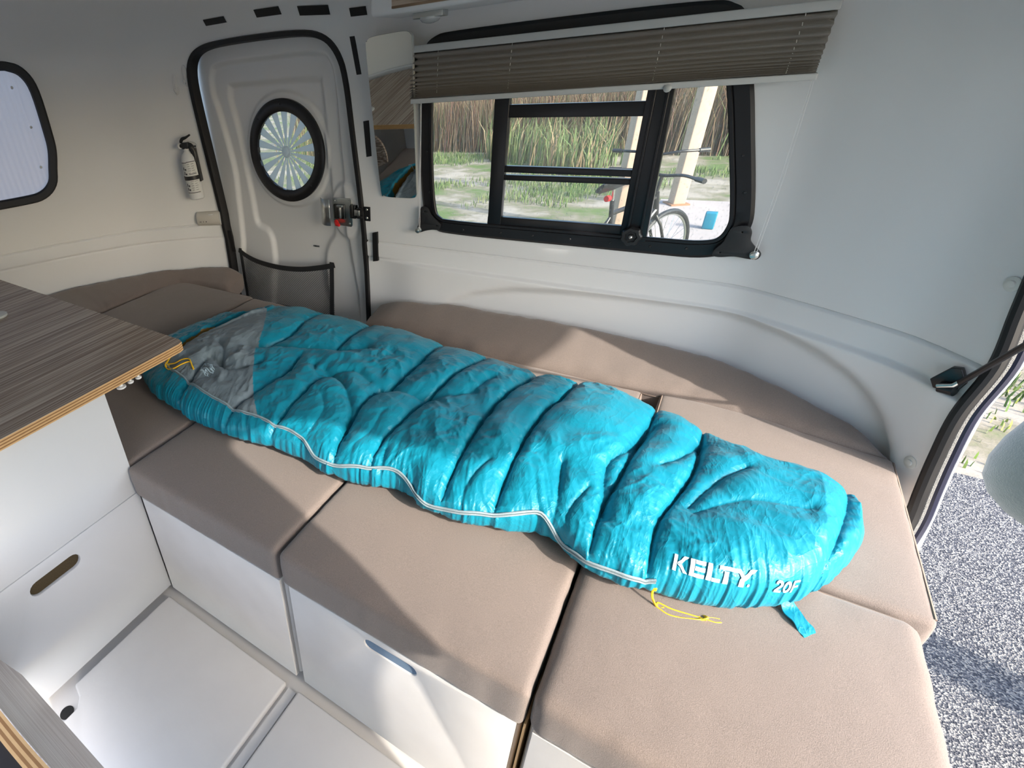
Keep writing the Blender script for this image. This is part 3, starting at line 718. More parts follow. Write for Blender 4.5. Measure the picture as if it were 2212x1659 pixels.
    for px in np.linspace(-.36, 1.335, 190):
        i = int(np.argmin(np.abs(x - px)))
        tz = np.interp(px, TZX, TZV)
        j = int(np.argmin(np.abs(th - tz))); n_ = nrm.reshape(nu, nv, 3)[i, j]; zp.append(Vw[i, j] + n_ * .002 - off)
    zp = np.array(zp); kk = np.hanning(7); kk /= kk.sum()
    for c_ in range(3): zp[3:-3, c_] = np.convolve(zp[:, c_], kk, 'valid')
    m_ = MB(); m_.tube(zp + np.array([0, 0, .0018]), .0028, 6); m_.tube(zp + np.array([0, -.002, -.0035]), .0028, 6); m_.build('zip', ZIPM, t, 60)
    m_ = MB(); m_.tube(zp + np.array([0, -.0015, -.001]), .0022, 5); m_.build('zip_teeth', mat('zip_teeth', (.2, .27, .3), .4, bump=(1500, 1)), t, 60)
    # hem roll around the opening
    m_ = MB(); pts = []
    for q in crom([(-.285,.42),(-.281,.50),(-.275,.60),(-.257,.72),(-.234,.83),(-.216,.90)], 6):
        p_, i, j = surf(q[0], q[1]); pts.append(p_ - off + np.array([0, 0, .002]))
    m_.tube(pts, [.0065 + .002 * math.sin(k * 1.9) for k in range(len(pts))], 8); m_.build('neck_hem', GREYN, t, 60)
    # lettering laid on the cloth
    _j0 = int(np.argmin(np.abs(th)))
    Vs = Vw.copy()
    for _ in range(6): Vs[1:-1, 1:-1] = (Vs[1:-1, 1:-1] * 2 + Vs[:-2, 1:-1] + Vs[2:, 1:-1] + Vs[1:-1, :-2] + Vs[1:-1, 2:]) / 6
    ARCL = np.concatenate([np.zeros((nu, 1)), np.cumsum(np.linalg.norm(np.diff(Vs, axis=1), axis=2), axis=1)], 1); ARCL = ARCL - ARCL[:, _j0:_j0 + 1]
    def lay(name, polys, O, ex, ey, mt, lift_=.0022, sub=3, arc=False):
        b = bmesh.new()
        for P in polys:
            vs = [b.verts.new((O[0] + q[0] * ex[0] + q[1] * ey[0], O[1] + q[0] * ex[1] + q[1] * ey[1], 0)) for q in P]
            b.faces.new(vs)
        bmesh.ops.triangulate(b, faces=b.faces)
        for _ in range(sub):
            bmesh.ops.subdivide_edges(b, edges=[e for e in b.edges if e.calc_length() > .004], cuts=1, use_grid_fill=True)
            bmesh.ops.triangulate(b, faces=b.faces)
        G = nrm.reshape(nu, nv, 3)
        for v_ in b.verts:
            if arc:
                fi = np.interp(v_.co.x, x, np.arange(nu)); i = int(fi); fr_ = fi - i; i2 = min(i + 1, nu - 1)
                pr = []
                for ii in (i, i2):
                    j = float(np.interp(v_.co.y, ARCL[ii], np.arange(nv))); j0 = int(j); fj = j - j0; j1 = min(j0 + 1, nv - 1)
                    pr.append((Vs[ii, j0] + G[ii, j0] * lift_) * (1 - fj) + (Vs[ii, j1] + G[ii, j1] * lift_) * fj)
                v_.co = Vector(pr[0] * (1 - fr_) + pr[1] * fr_) - Vector(off)
            else:
                p_, i, j = surf(v_.co.x, v_.co.y, .15); v_.co = Vector((v_.co.x, v_.co.y, p_[2])) + Vector((0, 0, lift_)) - Vector(off)
        bmesh.ops.recalc_face_normals(b, faces=b.faces)
        mm = bpy.data.meshes.new(name); b.to_mesh(mm); b.free(); mm.materials.append(mt)
        oo = bpy.data.objects.new(name, mm); C.objects.link(oo); oo.parent = t; return oo
    K = [[(0,0),(.16,0),(.16,1),(0,1)], [(.18,.52),(.40,1),(.66,1),(.38,.56),(.66,0),(.40,0),(.18,.46)]]
    K = [[(0,0),(.17,0),(.17,1),(0,1)], [(.19,.50),(.46,1.0),(.70,1.0),(.36,.50)], [(.19,.46),(.36,.46),(.70,0),(.50,0)]]
    Ex = .78
    E_ = [[(Ex,0),(Ex+.19,0),(Ex+.19,1),(Ex,1)], [(Ex+.22,0),(Ex+.66,0),(Ex+.66,.22),(Ex+.22,.22)], [(Ex+.22,.38),(Ex+.66,.38),(Ex+.66,.60),(Ex+.22,.60)], [(Ex+.22,.76),(Ex+.66,.76),(Ex+.66,1),(Ex+.22,1)]]
    Lx = 1.56
    L_ = [[(Lx,0),(Lx+.2,0),(Lx+.2,1),(Lx,1)], [(Lx+.24,0),(Lx+.60,0),(Lx+.60,.22),(Lx+.24,.22)]]
    Tx = 2.05
    T_ = [[(Tx,.78),(Tx+.86,.78),(Tx+1.06,.46),(Tx+1.16,.60),(Tx+.93,1),(Tx,1)], [(Tx+.24,0),(Tx+.46,0),(Tx+.46,.72),(Tx+.24,.72)]]
    Yx = 3.0
    Y_ = [[(Yx,0),(Yx+.22,0),(Yx+.22,.36),(Yx+.72,1),(Yx+.40,1),(Yx,.42)]]
    dot = [[(Yx+.42+.07*math.cos(a), .07+.09*math.sin(a)) for a in np.linspace(0, 2*pi, 8, endpoint=False)]]
    ex = np.array([.137, .036]) / 3.72; ey = np.array([-.003, .031])
    LO = (1.354, .046)
    lay('printed_lettering', K + E_ + L_ + T_ + Y_ + dot, LO, np.array([.128, -.012]) / 3.72, np.array([-.002, .033]), PRINT, arc=True)
    two = [[(0,0),(.62,0),(.62,.19),(0,.19)], [(0,.19),(.27,.19),(.62,.60),(.41,.62)], [(.41,.62),(.62,.60),(.62,.80),(.41,.74)], [(.41,.74),(.62,.80),(.45,1),(.31,.83)], [(.31,.83),(.45,1),(.15,1),(.21,.77)], [(.21,.77),(.15,1),(0,.84),(0,.68),(.19,.68)]]
    zo = [(.31+.31*math.cos(a)+.72, .5+.5*math.sin(a)) for a in np.linspace(0, 2*pi, 17)]; zi = [(.31+.13*math.cos(a)+.72, .5+.28*math.sin(a)) for a in np.linspace(0, 2*pi, 17)]
    zero = [[zo[i], zo[i+1], zi[i+1], zi[i]] for i in range(16)]
    Fx = 1.46
    ff = [[(Fx,0),(Fx+.14,0),(Fx+.14,1),(Fx,1)], [(Fx+.14,.84),(Fx+.58,.84),(Fx+.58,1),(Fx+.14,1)], [(Fx+.14,.42),(Fx+.52,.42),(Fx+.52,.57),(Fx+.14,.57)]]
    lay('printed_number', two + zero + ff, (1.513, .024), np.array([.036, -.009]) / 2.04, np.array([.0, .026]), PRINT, arc=True)
    # pale emblem on the chest panel: outlined mountain square with letters
    def bar(a, b, w=.07):
        a = np.array(a, float); b = np.array(b, float); d_ = (b - a) / np.linalg.norm(b - a); n_ = np.array([-d_[1], d_[0]]) * w / 2
        return [a + n_, a - n_, b - n_, b + n_]
    em = [bar((0,.45),(0,1.2)), bar((0,.45),(1,.45)), bar((0,1.2),(.35,.62)), bar((.35,.62),(.6,.95)), bar((.6,.95),(1,.45)), bar((.25,1.2),(.62,.68)), bar((.62,.68),(1.0,.6)), bar((0,1.2),(1,.75)),
          bar((.05,0),(.05,.33),.08), bar((.05,.17),(.22,.33),.06), bar((.05,.17),(.22,0),.06), bar((.32,0),(.32,.33),.08), bar((.32,.30),(.5,.30),.06), bar((.32,.16),(.48,.16),.06), bar((.32,.02),(.5,.02),.06), bar((.6,0),(.6,.33),.08), bar((.6,.02),(.8,.02),.06)]
    _q, _i, _j = surf(-.050, .372); EO = (-.050, float(ARCL[_i, _j]))
    lay('printed_emblem', em, EO, np.array([.062, .010]), np.array([-.026, .044]), PRINTG, sub=2, arc=True)
    # yellow pull cords
    def cord(name, P, r=.0022):
        m_ = MB()
        for L in P: m_.tube([np.array(q) - off for q in crom(L, 5)], r, 6)
        o = m_.build(name, YEL, t, 60); return o
    z0 = ST + .008
    cord('pull_cord', [[(1.336,.312,.622),(1.338,.300,.600),(1.352,.292,z0),(1.362,.298,z0)], [(1.350,.292,z0),(1.375,.285,z0),(1.412,.300,z0),(1.425,.308,z0+.002)], [(1.350,.294,z0),(1.352,.304,z0),(1.375,.302,z0),(1.412,.308,z0),(1.425,.311,z0)], [(1.422,.304,z0),(1.432,.312,z0+.006),(1.426,.318,z0),(1.420,.310,z0),(1.431,.309,z0+.003)], [(1.428,.311,z0),(1.445,.313,z0),(1.455,.319,z0)], [(1.428,.314,z0),(1.440,.322,z0),(1.452,.326,z0)]], .0023)
    m_ = MB(); m_.box((1.328 - off[0], .303 - off[1], .612 - off[2]), (1.342 - off[0], .314 - off[1], .622 - off[2])); m_.build('zip_slider', YEL, t, bev=.002)
    a_, _, _ = surf(-.235, .372); zz = a_[2] + .006
    def on(px, py, up=.004): q, _, _ = surf(px, py); return (px, py, q[2] + up)
    cord('hood_cord', [[on(-.235,.385), on(-.22,.355), on(-.195,.345), on(-.165,.352), on(-.145,.372), on(-.125,.392), on(-.105,.385), on(-.085,.375)], [on(-.215,.362), on(-.19,.375), on(-.165,.39), on(-.14,.402), on(-.12,.395), on(-.10,.381), on(-.085,.373)], [on(-.24,.40), on(-.225,.37), on(-.215,.350), on(-.205,.362)]], .0024)
    # foot strap loop
    P = crom([(1.535,.445,.608),(1.546,.425,.603),(1.556,.412,ST+.016),(1.570,.395,ST+.014),(1.581,.381,ST+.010),(1.588,.372,ST+.006)], 6)
    v = []; f = []
    for i, q in enumerate(P):
        q = np.array(q) - off; sd = np.array([.0105, .0095, .002 * math.sin(i * .6)])
        v += [q - sd, q + sd, q + sd + (0, 0, .0022), q - sd + (0, 0, .0022)]
        if i:
            a = (i - 1) * 4; b = i * 4
            for k in range(4): f.append((a + k, a + (k + 1) % 4, b + (k + 1) % 4, b + k))
    f += [(0, 1, 2, 3), tuple(len(v) - 4 + k for k in (3, 2, 1, 0))]
    m_ = MB(); m_.add(v, f); m_.build('foot_strap', TEAL, t, 40)
    return t
bag = build_bag()

# ------------------------------------------------------------------ kitchen cabinet + counter
kit = empty('kitchen_cabinet', 'white kitchen cabinet with a slotted drawer under the striped counter', 'cabinet', None, (-.3, -.33, 0))
def kpart(o): o.data.transform(Matrix.Translation((.3, .33, 0))); return o
kpart(rbox('body', (-.60, -.66, 0.0), (-.014, -.004, .842), .006, CAB, kit, n=4))
MX = Matrix(((0, 0, 1, -.004), (1, 0, 0, 0), (0, 1, 0, 0), (0, 0, 0, 1)))      # 2D (y,z) -> plane x
def slotloop(c, half, r, ang=0): return [(c[0] - half + r - r * math.sin(a), c[1] - r * math.cos(a)) for a in np.linspace(0, pi, 9)] + [(c[0] + half - r + r * math.sin(a), c[1] + r * math.cos(a)) for a in np.linspace(0, pi, 9)]
T2 = Matrix.Translation((.3, .33, 0))
curve_mesh('side_panel', [chaikin([(-.66,.472),(-.003,.472),(-.003,.842),(-.66,.842)], 0)], .016, T2 @ MX, CAB, kit, bevel=.003)
curve_mesh('drawer_front', [chaikin([(-.66,.014),(-.003,.014),(-.003,.464),(-.66,.464)], 0), slotloop((-.308,.397), .078, .027)], .016, T2 @ MX, CAB, kit, bevel=.003)
m_ = MB(); m_.box((-.0065, -.40, .365), (-.0100, -.21, .430)); kpart(m_.build('slot_recess', mat('dark_recess', (.035, .025, .012), .8, noise=(300, .8, (.09, .06, .02))), kit))

ct = empty('kitchen_counter', 'striped wood laminate worktop with pale plywood edge above the cabinet', 'worktop', None, (-.5, -.2, .846))
def layered(parent, loop, z0, z1, T, topm, n=7):
    hh = (z1 - z0) / n
    for k in range(n):
        m_ = MB(); m_.prism(offset2d(loop, -.0006 * (k % 2)), z0 + k * hh, z0 + (k + 1) * hh); o = m_.build('ply_layer', PLYL if k % 2 == 0 else PLYD, parent, 30); o.data.transform(T)
    m_ = MB(); m_.prism(offset2d(loop, -.0004), z1, z1 + .0012); o = m_.build('laminate_top', topm, parent, 30); o.data.transform(T)
CP = [(-1.25,-.20),(-1.10,-.42),(-.95,-.54),(-.75,-.64),(.024,-.66),(.024,.262),(.018,.279),(.0,.286),(-1.25,.308)]
layered(ct, CP, .846, .873, Matrix.Translation((.5, .2, -.846)), LAM)
for i, (y, r) in enumerate(((.052, .0135), (.084, .009), (.112, .009))):
    m_ = MB(); M_ = Matrix.Translation((.005, y, .8455)) @ Matrix.Rotation(pi, 4, 'X')
    m_.lathe([(r * .45, 0), (r * .45, .012), (r, .014), (r, .018), (r * .85, .0195), (r * .8, .0175)], 20, M_)
    o = m_.build('round_knob', WPL, ct); o.data.transform(Matrix.Translation((.5, .2, -.846))); o['label'] = 'white round knob under the edge'
m_ = MB(); m_.lathe([(.030, 0), (.034, .004), (.034, .010), (.028, .014), (.0, .015)], 28, Matrix.Translation((-.78, .085, .8742)))  # plain grey disc on the counter, its use unidentified
tag(m_.build('grey_disc', GREYP), 'small grey round disc lying on the striped counter at left edge', 'dish')
# striped leaning panel at the lower left
sp = empty('bench_panel', 'striped laminate bench panel with plywood edge at bottom left corner', 'panel', None, (.5, -.58, .3))
Tn = Matrix.Translation((-.5, .58, -.3))
P = crom([(.03,.62),(.20,.62),(.44,.615),(.53,.608),(.60,.590),(.66,.555),(.70,.50),(.72,.42),(.725,.20)], 5)
P = [tuple(q) for q in P]; LOOP = P + [(.03, .20)]
# plane leaning: local (x, z) -> y depends on z
def lean(a, b, h): return (a, -.583 - h + (.62 - b) * .20, b)
for k in range(5):
    m_ = MB(); m_.prism(LOOP, k * .005, (k + 1) * .005, lean); o = m_.build('ply_layer', PLYL if k % 2 == 0 else PLYD, sp, 30); o.data.transform(Tn)
m_ = MB(); m_.prism(LOOP, -.0014, 0, lean); o = m_.build('laminate_face', LAMW, sp, 30); o.data.transform(Tn)
m_ = MB(); m_.prism([(q[0] - .004, q[1] - .006) for q in LOOP], .0255, .060, lean); o = m_.build('black_backing', mat('black_vinyl', (.02, .018, .018), .5), sp, 30); o.data.transform(Tn)

# ------------------------------------------------------------------ window_1 (far side)
def win_obj(name, label=None):
    o = bpy.data.objects.new(name, None); C.objects.link(o); o['kind'] = 'structure'
    if label: o['label'] = label
    return o
w1 = win_obj('window_1', 'black framed trapezoid camper window under the pleated blind')
m_ = MB(); frame_ring(m_, WIN, .040, .012, -.004, .012, wallY, r=.4); m_.build('outer_frame', BLACKM, w1, 30)
WI = offset2d(WIN, -.034)
m_ = MB(); frame_ring(m_, WI, .012, .0, .010, .020, planeY); m_.build('inner_bead', BLACKM, w1, 30)
def zbar(name, poly, h0, h1, M=BLACKM): m_ = MB(); m_.prism(poly, h0, h1, planeY); return m_.build(name, M, w1, 30, bev=.002)
zbar('mullion', [(.548,.98),(.597,.98),(.580,1.60),(.527,1.60)], -.012, .014)
zbar('mullion', [(1.004,.98),(1.084,.98),(1.072,1.20),(1.060,1.45),(1.050,1.60),(.985,1.60),(.993,1.43)], -.012, .018)
zbar('mullion_ridge', [(1.022,.99),(1.030,.99),(1.012,1.59),(1.004,1.59)], .018, .024)
zbar('mullion_ridge', [(1.060,.99),(1.068,.99),(1.044,1.59),(1.036,1.59)], .018, .024)
zbar('sash_bar', [(.578,1.362),(1.0,1.357),(1.0,1.398),(.577,1.402)], -.010, .012)
zbar('sash_bar', [(.590,1.184),(1.003,1.182),(1.003,1.203),(.588,1.206)], -.010, .012)
zbar('sash_bar', [(.592,1.157),(1.004,1.158),(1.004,1.176),(.592,1.175)], -.010, .012)
zbar('sill_bar', [(.545,.985),(1.01,.985),(1.008,1.026),(.545,1.024)], -.010, .012)
inn = offset2d(WIN, -.030)
for nm, x0, x1 in (('pane', .24, .55), ('pane', .57, 1.02), ('pane', 1.05, 1.36)):
    P = [q for q in inn]
    mm = MB(); cl_ = [(float(np.clip(q[0], x0, x1)), float(q[1])) for q in P]; mm.prism(cl_, -.009, -.006, planeY); mm.build(nm, TGLASS, w1, 30)
for a, b in ((.345,.967),(.45,.962),(.60,.965),(.72,.966),(.85,.966),(.98,.967),(1.10,.968),(1.20,.972),(.300,1.10),(.283,1.25),(1.300,1.15),(1.268,1.25)):
    m_ = MB(); m_.lathe([(.0042, 0), (.0042, .002), (.003, .0035), (.001, .0036)], 12, Matrix.Translation((a, FY - .0115, b)) @ Matrix.Rotation(pi / 2, 4, 'X')); m_.build('screw', BLACKP, w1, 30)
# knob with lobed grip
kn = []
for k in range(48):
    a = 2 * pi * k / 48; kn.append((.0305 + .0022 * math.cos(7 * a)))
m_ = MB(); v = []; f = []
prof = [(1.0, 0), (1.0, .010), (.88, .018), (.60, .0185), (.50, .013), (.30, .013), (.28, .020), (.12, .021)]
for s_, h in prof:
    for k in range(48): a = 2 * pi * k / 48; v.append((1.040 + kn[k] * s_ * math.cos(a), FY - .022 - h, 1.0 + kn[k] * s_ * math.sin(a)))
for i in range(len(prof) - 1):
    for k in range(48): f.append((i * 48 + k, i * 48 + (k + 1) % 48, (i + 1) * 48 + (k + 1) % 48, (i + 1) * 48 + k))
f.append(tuple((len(prof) - 1) * 48 + k for k in range(48))); f.append(tuple(range(48))); m_.add(v, f); m_.build('latch_knob', BLACKP, w1, 30)
m_ = MB(); m_.lathe([(.005, 0), (.005, .002), (.002, .004)], 14, Matrix.Translation((1.04, FY - .042, 1.0)) @ Matrix.Rotation(pi / 2, 4, 'X')); m_.build('knob_screw', SILV, w1, 30)
def bracket(P, holes, pin, dy=.020):
    P = crom(P, 5, True)
    o = curve_mesh('corner_bracket', [P] + [circ(a, b, .004, 12) for a, b in holes], .007, MY(FY - dy), BLACKP, w1, bevel=.002)
    m_ = MB(); m_.lathe([(.0115, 0), (.0115, .003), (.006, .006), (.006, .012), (.010, .014), (.010, .017), (.004, .019)], 18, Matrix.Translation((pin[0], FY - dy - .002, pin[1])) @ Matrix.Rotation(pi / 2, 4, 'X')); m_.build('cord_pin', SILV, w1, 30)
bracket([(1.300,1.052),(1.330,1.060),(1.345,1.046),(1.350,1.020),(1.368,1.000),(1.384,.984),(1.380,.968),(1.360,.967),(1.325,.970),(1.290,.964),(1.272,.968),(1.275,.985),(1.290,1.010)], [(1.325,1.043),(1.288,.977)], (1.371,.980), .034)
bracket([(.268,1.036),(.285,1.043),(.300,1.035),(.315,1.010),(.340,.990),(.356,.976),(.348,.958),(.320,.955),(.290,.948),(.262,.938),(.250,.945),(.258,.965),(.264,1.0)], [(.285,1.025),(.340,.972)], (.262,.948))

# blind -----------------------------------------------------------
bl = empty('pleated_blind', 'half-raised grey pleated blind with pale rails over the window', 'blind', None, (.8, 1.38, 1.5))
Tb = Matrix.Translation((-.8, -1.38, -1.5))
def bpart(m_, n_, M, **k): o = m_.build(n_, M, bl, **k); o.data.transform(Tb); return o
YB = 1.345
m_ = MB(); m_.box((.236, YB - .006, 1.580), (1.361, YB + .055, 1.602)); bpart(m_, 'head_rail', ALU, bev=.003)
tl = lambda x: -.014 * (1.364 - x) / 1.12
m_ = MB(); v = [(x, y_, z + tl(x)) for x in (.247, 1.364) for y_ in (YB - .012, YB + .020) for z in (1.436, 1.452)]
m_.add(v, [(0,1,3,2),(4,6,7,5),(0,4,5,1),(2,3,7,6),(0,2,6,4),(1,5,7,3)]); bpart(m_, 'bottom_rail', ALU, bev=.003)
zz = [1.582]; stp = [.020, .019, .0175, .016, .0135, .011, .009, .007, .0055, .0045, .0035, .003, .003]
for s_ in stp:
    zz.append(zz[-1] - s_ * .985 * (1.582 - 1.451) / sum(stp))
V = []
ns = 60
zl = []
for i, z in enumerate(zz[:-1]): zl += [(z, 0), ((z * .45 + zz[i + 1] * .55), 1)]
zl.append((1.451, 0))
for i in range(ns):
    x = .242 + (1.359 - .242) * i / (ns - 1)
    for z, k in zl:
        sag = .003 * math.sin((x - .26) * 9) * (1 - abs(z - 1.5) / .1) * (.4 + .6 * (z < 1.49))
        V.append((x, YB + (.030 if k == 0 else -.010), z + sag * .6 + tl(x) * (1.582 - z) / .131))
o = grid_mesh('pleated_fabric', V, ns, len(zl), mats=[SHADE], parent=bl, smooth=False); o.data.transform(Tb)
sf = o.modifiers.new('s', 'SOLIDIFY'); sf.thickness = .0008
for x in (.345, .596, 1.007, 1.300):
    m_ = MB()
    for i in range(0, len(zl) - 1, 2):
        z = zl[i][0]; m_.tube([(x, YB + .0, z - .001), (x + .001, YB - .004, z - .007 * (z > 1.5) - .001)], .0009, 5)
    bpart(m_, 'lift_cord', WPL)
m_ = MB(); m_.tube([(1.357, YB + .01, 1.44), (1.366, 1.372, 1.2), (1.368, 1.372, .984)], .0009, 5); m_.tube([(1.361, YB + .01, 1.44), (1.373, 1.372, 1.2), (1.374, 1.372, .984)], .0009, 5)
m_.tube(crom([(1.370, 1.372, .978), (1.366, 1.372, .966), (1.358, 1.372, .963)], 4), .0008, 5); m_.tube(crom([(1.371, 1.372, .978), (1.374, 1.372, .968), (1.378, 1.372, .966)], 4), .0008, 5); bpart(m_, 'tension_cord', WPL)
m_ = MB(); m_.tube([(.277, YB + .01, 1.44), (.264, 1.392, .95)], .0009, 5); m_.tube([(.281, YB + .01, 1.44), (.268, 1.392, .95)], .0009, 5); m_.tube([(.264, 1.392, .948), (.266, 1.392, .92)], .0008, 5); bpart(m_, 'tension_cord', WPL)
m_ = MB(); m_.lathe([(.010, 0), (.010, .004), (.006, .007), (.002, .008)], 20, Matrix.Translation((1.050, YB - .012, 1.434)) @ Matrix.Rotation(pi / 2, 4, 'X')); bpart(m_, 'pull_button', GREYP)

# door_1 ----------------------------------------------------------
d1 = win_obj('door_1', 'white moulded camper door with round vent window')
m_ = MB(); frame_ring(m_, DOOR, .016, .010, -.03, .012, wallY, r=.35); m_.build('rubber_seal', BLACK, d1, 40)
EMB2 = crom([(-.813,1.45),(-.806,1.515),(-.774,1.537),(-.5,1.539),(-.262,1.537),(-.235,1.515),(-.223,1.293),(-.217,1.098),(-.207,.885),(-.258,.80),(-.284,.702),(-.31,.30),(-.69,.30),(-.651,.692),(-.665,.822),(-.744,.867),(-.76,1.023),(-.784,1.305)], 4, True)
EMB1 = crom([(-.905,1.50),(-.890,1.585),(-.822,1.622),(-.5,1.629),(-.248,1.624),(-.180,1.59),(-.155,1.50),(-.144,1.293),(-.132,1.101),(-.128,.893),(-.13,.30),(-.89,.30),(-.855,.772),(-.84,.999),(-.837,1.162),(-.879,1.4)], 4, True)
nx_, nz_ = 190, 300
XX, ZZ = np.meshgrid(np.linspace(-.985, .0, nx_), np.linspace(.21, 1.71, nz_), indexing='ij')
h = 1.445 + .020 * (1 - sm(sdf(XX, ZZ, EMB1), -.022, .004)) + .018 * (1 - sm(sdf(XX, ZZ, EMB2), -.03, .004)) - .0 * XX
h = h - .016 * sm(.135 - np.hypot((XX + .135) * 1.35, (ZZ - .985) * .95), 0, .03)
rr_ = np.hypot(XX + .479, ZZ - 1.232); h = h - .012 * (1 - sm(rr_, .245, .265))
o = grid_mesh('door_panel', np.stack([XX, h, ZZ], -1), nx_, nz_, mats=[WHITE2], parent=d1)
# cut the round hole by removing faces
b = bmesh.new(); b.from_mesh(o.data)
bmesh.ops.delete(b, geom=[q for q in b.faces if math.hypot(q.calc_center_median().x + .479, q.calc_center_median().z - 1.232) < .190], context='FACES'); b.to_mesh(o.data); b.free()
CX, CZ = -.479, 1.232
YW = 1.475
m_ = MB(); frame_ring(m_, circ(CX, CZ, .200, 64), .026, .028, -.0, .022, lambda a, b, h: (a, YW - h, b)); m_.build('round_window_ring', BLACKM, d1, 40)
for a in np.linspace(0, 2 * pi, 9)[:-1]:
    m_ = MB(); m_.lathe([(.004, 0), (.004, .002), (.001, .003)], 10, Matrix.Translation((CX + .205 * math.cos(a), YW - .022, CZ + .205 * math.sin(a))) @ Matrix.Rotation(pi / 2, 4, 'X')); m_.build('screw', BLACKP, d1, 30)
m_ = MB(); m_.prism(circ(CX, CZ, .186, 48), -.003, .0, lambda a, b, h: (a, YW + .004 - h, b)); m_.build('round_pane', TGLASS, d1)
NVN = 18
for k in range(NVN):
    a0 = 2 * pi * (k + .08) / NVN; a1 = 2 * pi * (k + .68) / NVN
    P = [(CX + .016 * math.cos(a0), CZ + .016 * math.sin(a0))] + [(CX + .180 * math.cos(a), CZ + .180 * math.sin(a)) for a in np.linspace(a0, a1, 6)] + [(CX + .016 * math.cos(a1), CZ + .016 * math.sin(a1))]
    m_ = MB(); m_.prism(P, 0, .003, lambda a, b, h: (a, YW - .002 - h, b)); m_.build('vent_vane', VANEM, d1, 30)
m_ = MB(); m_.lathe([(.026, 0), (.026, .006), (.016, .0075), (.015, .012), (.006, .013)], 28, Matrix.Translation((CX, YW - .003, CZ)) @ Matrix.Rotation(pi / 2, 4, 'X')); m_.build('vent_hub', VANEM, d1, 30)
# tiny printed marking under the window
x = -.372
for k, wd in enumerate((.006, .005, .005, .004, .003, .006, .006)):
    m_ = MB()
    m_.box((x, 1.4805, .782), (x + .0012, 1.4815, .790)); m_.box((x, 1.4805, .7885), (x + wd - .002, 1.4815, .790)); m_.box((x + wd - .003, 1.4805, .782), (x + wd - .0018, 1.4815, .790)); m_.build('printed_mark', BLACKP, d1, 0); x += wd + .0006

# latch -----------------------------------------------------------
lt = empty('door_latch', 'zinc paddle latch with red tab on the right of the door', 'latch', None, (-.15, 1.44, .985))
Tl = Matrix.Translation((.15, -1.44, -.985))
def lp(m_, n_, M, **k): o = m_.build(n_, M, lt, **k); o.data.transform(Tl); return o
m_ = MB(); m_.prism([(-.198,.925),(-.098,.920),(-.090,.928),(-.090,1.040),(-.098,1.048),(-.198,1.046)], 0, .004, lambda a, b, h: (a, 1.43 - h, b)); lp(m_, 'base_plate', SILV, bev=.001)
V = []
for i in range(14):
    s_ = i / 13; xx = -.262 + .070 * s_; yy = 1.424 - .030 * math.sin(min(1, s_ * 1.15) * pi * .62)
    for z in np.linspace(.925, 1.045, 4): V.append((xx, yy - .004, z))
o = grid_mesh('paddle_handle', V, 14, 4, mats=[SILV], parent=lt); o.data.transform(Tl); s2 = o.modifiers.new('s', 'SOLIDIFY'); s2.thickness = .003
m_ = MB(); m_.box((-.185, 1.414, .955), (-.125, 1.426, 1.020)); lp(m_, 'pocket_cup', mat('dark_steel', (.12, .12, .12), .3, metal=1), bev=.003)
m_ = MB(); m_.box((-.150, 1.405, .960), (-.140, 1.416, 1.018)); m_.box((-.160, 1.402, 1.010), (-.128, 1.412, 1.020)); lp(m_, 'latch_lever', SILV, bev=.002)
m_ = MB(); m_.tube([(-.178, 1.418, .944), (-.165, 1.408, .932), (-.150, 1.404, .928)], [.009, .011, .006], 10); lp(m_, 'release_tab', RED)['label'] = 'red release tab'
for a, b_ in ((-.185, 1.034), (-.105, 1.034), (-.105, .934)):
    m_ = MB(); m_.lathe([(.005, 0), (.004, .003), (.001, .004)], 12, Matrix.Translation((a, 1.426, b_)) @ Matrix.Rotation(pi / 2, 4, 'X')); lp(m_, 'rivet', SILV)
m_ = MB(); m_.box((-.090, 1.405, .965), (-.060, 1.430, 1.022)); m_.box((-.082, 1.398, .975), (-.070, 1.408, 1.030)); lp(m_, 'bolt_housing', mat('dark_steel2', (.05, .05, .05), .3, metal=.8), bev=.003)
m_ = MB(); m_.box((-.064, 1.402, .980), (-.036, 1.416, 1.006)); lp(m_, 'bolt', SILV, bev=.002)
kp = empty('strike_plate', 'black strike plate screwed to the door pillar beside the latch', 'plate', None, (-.02, 1.41, .99))
Tk = Matrix.Translation((.02, -1.41, -.99))
m_ = MB(); m_.prism([(-.030,.958),(.012,.958),(.012,1.020),(-.030,1.020)], 0, .006, planeY); m_.box((-.046, 1.396, .970), (-.022, 1.420, .980)); m_.box((-.046, 1.396, 1.006), (-.022, 1.420, 1.016)); o = m_.build('plate', BLACKM, kp, bev=.001); o.data.transform(Tk)
for b_ in (.972, 1.008):
    m_ = MB(); m_.lathe([(.006, 0), (.004, .003), (.001, .0035)], 12, Matrix.Translation((-.004, FY - .006, b_)) @ Matrix.Rotation(pi / 2, 4, 'X')); o = m_.build('screw', SILV, kp); o.data.transform(Tk)

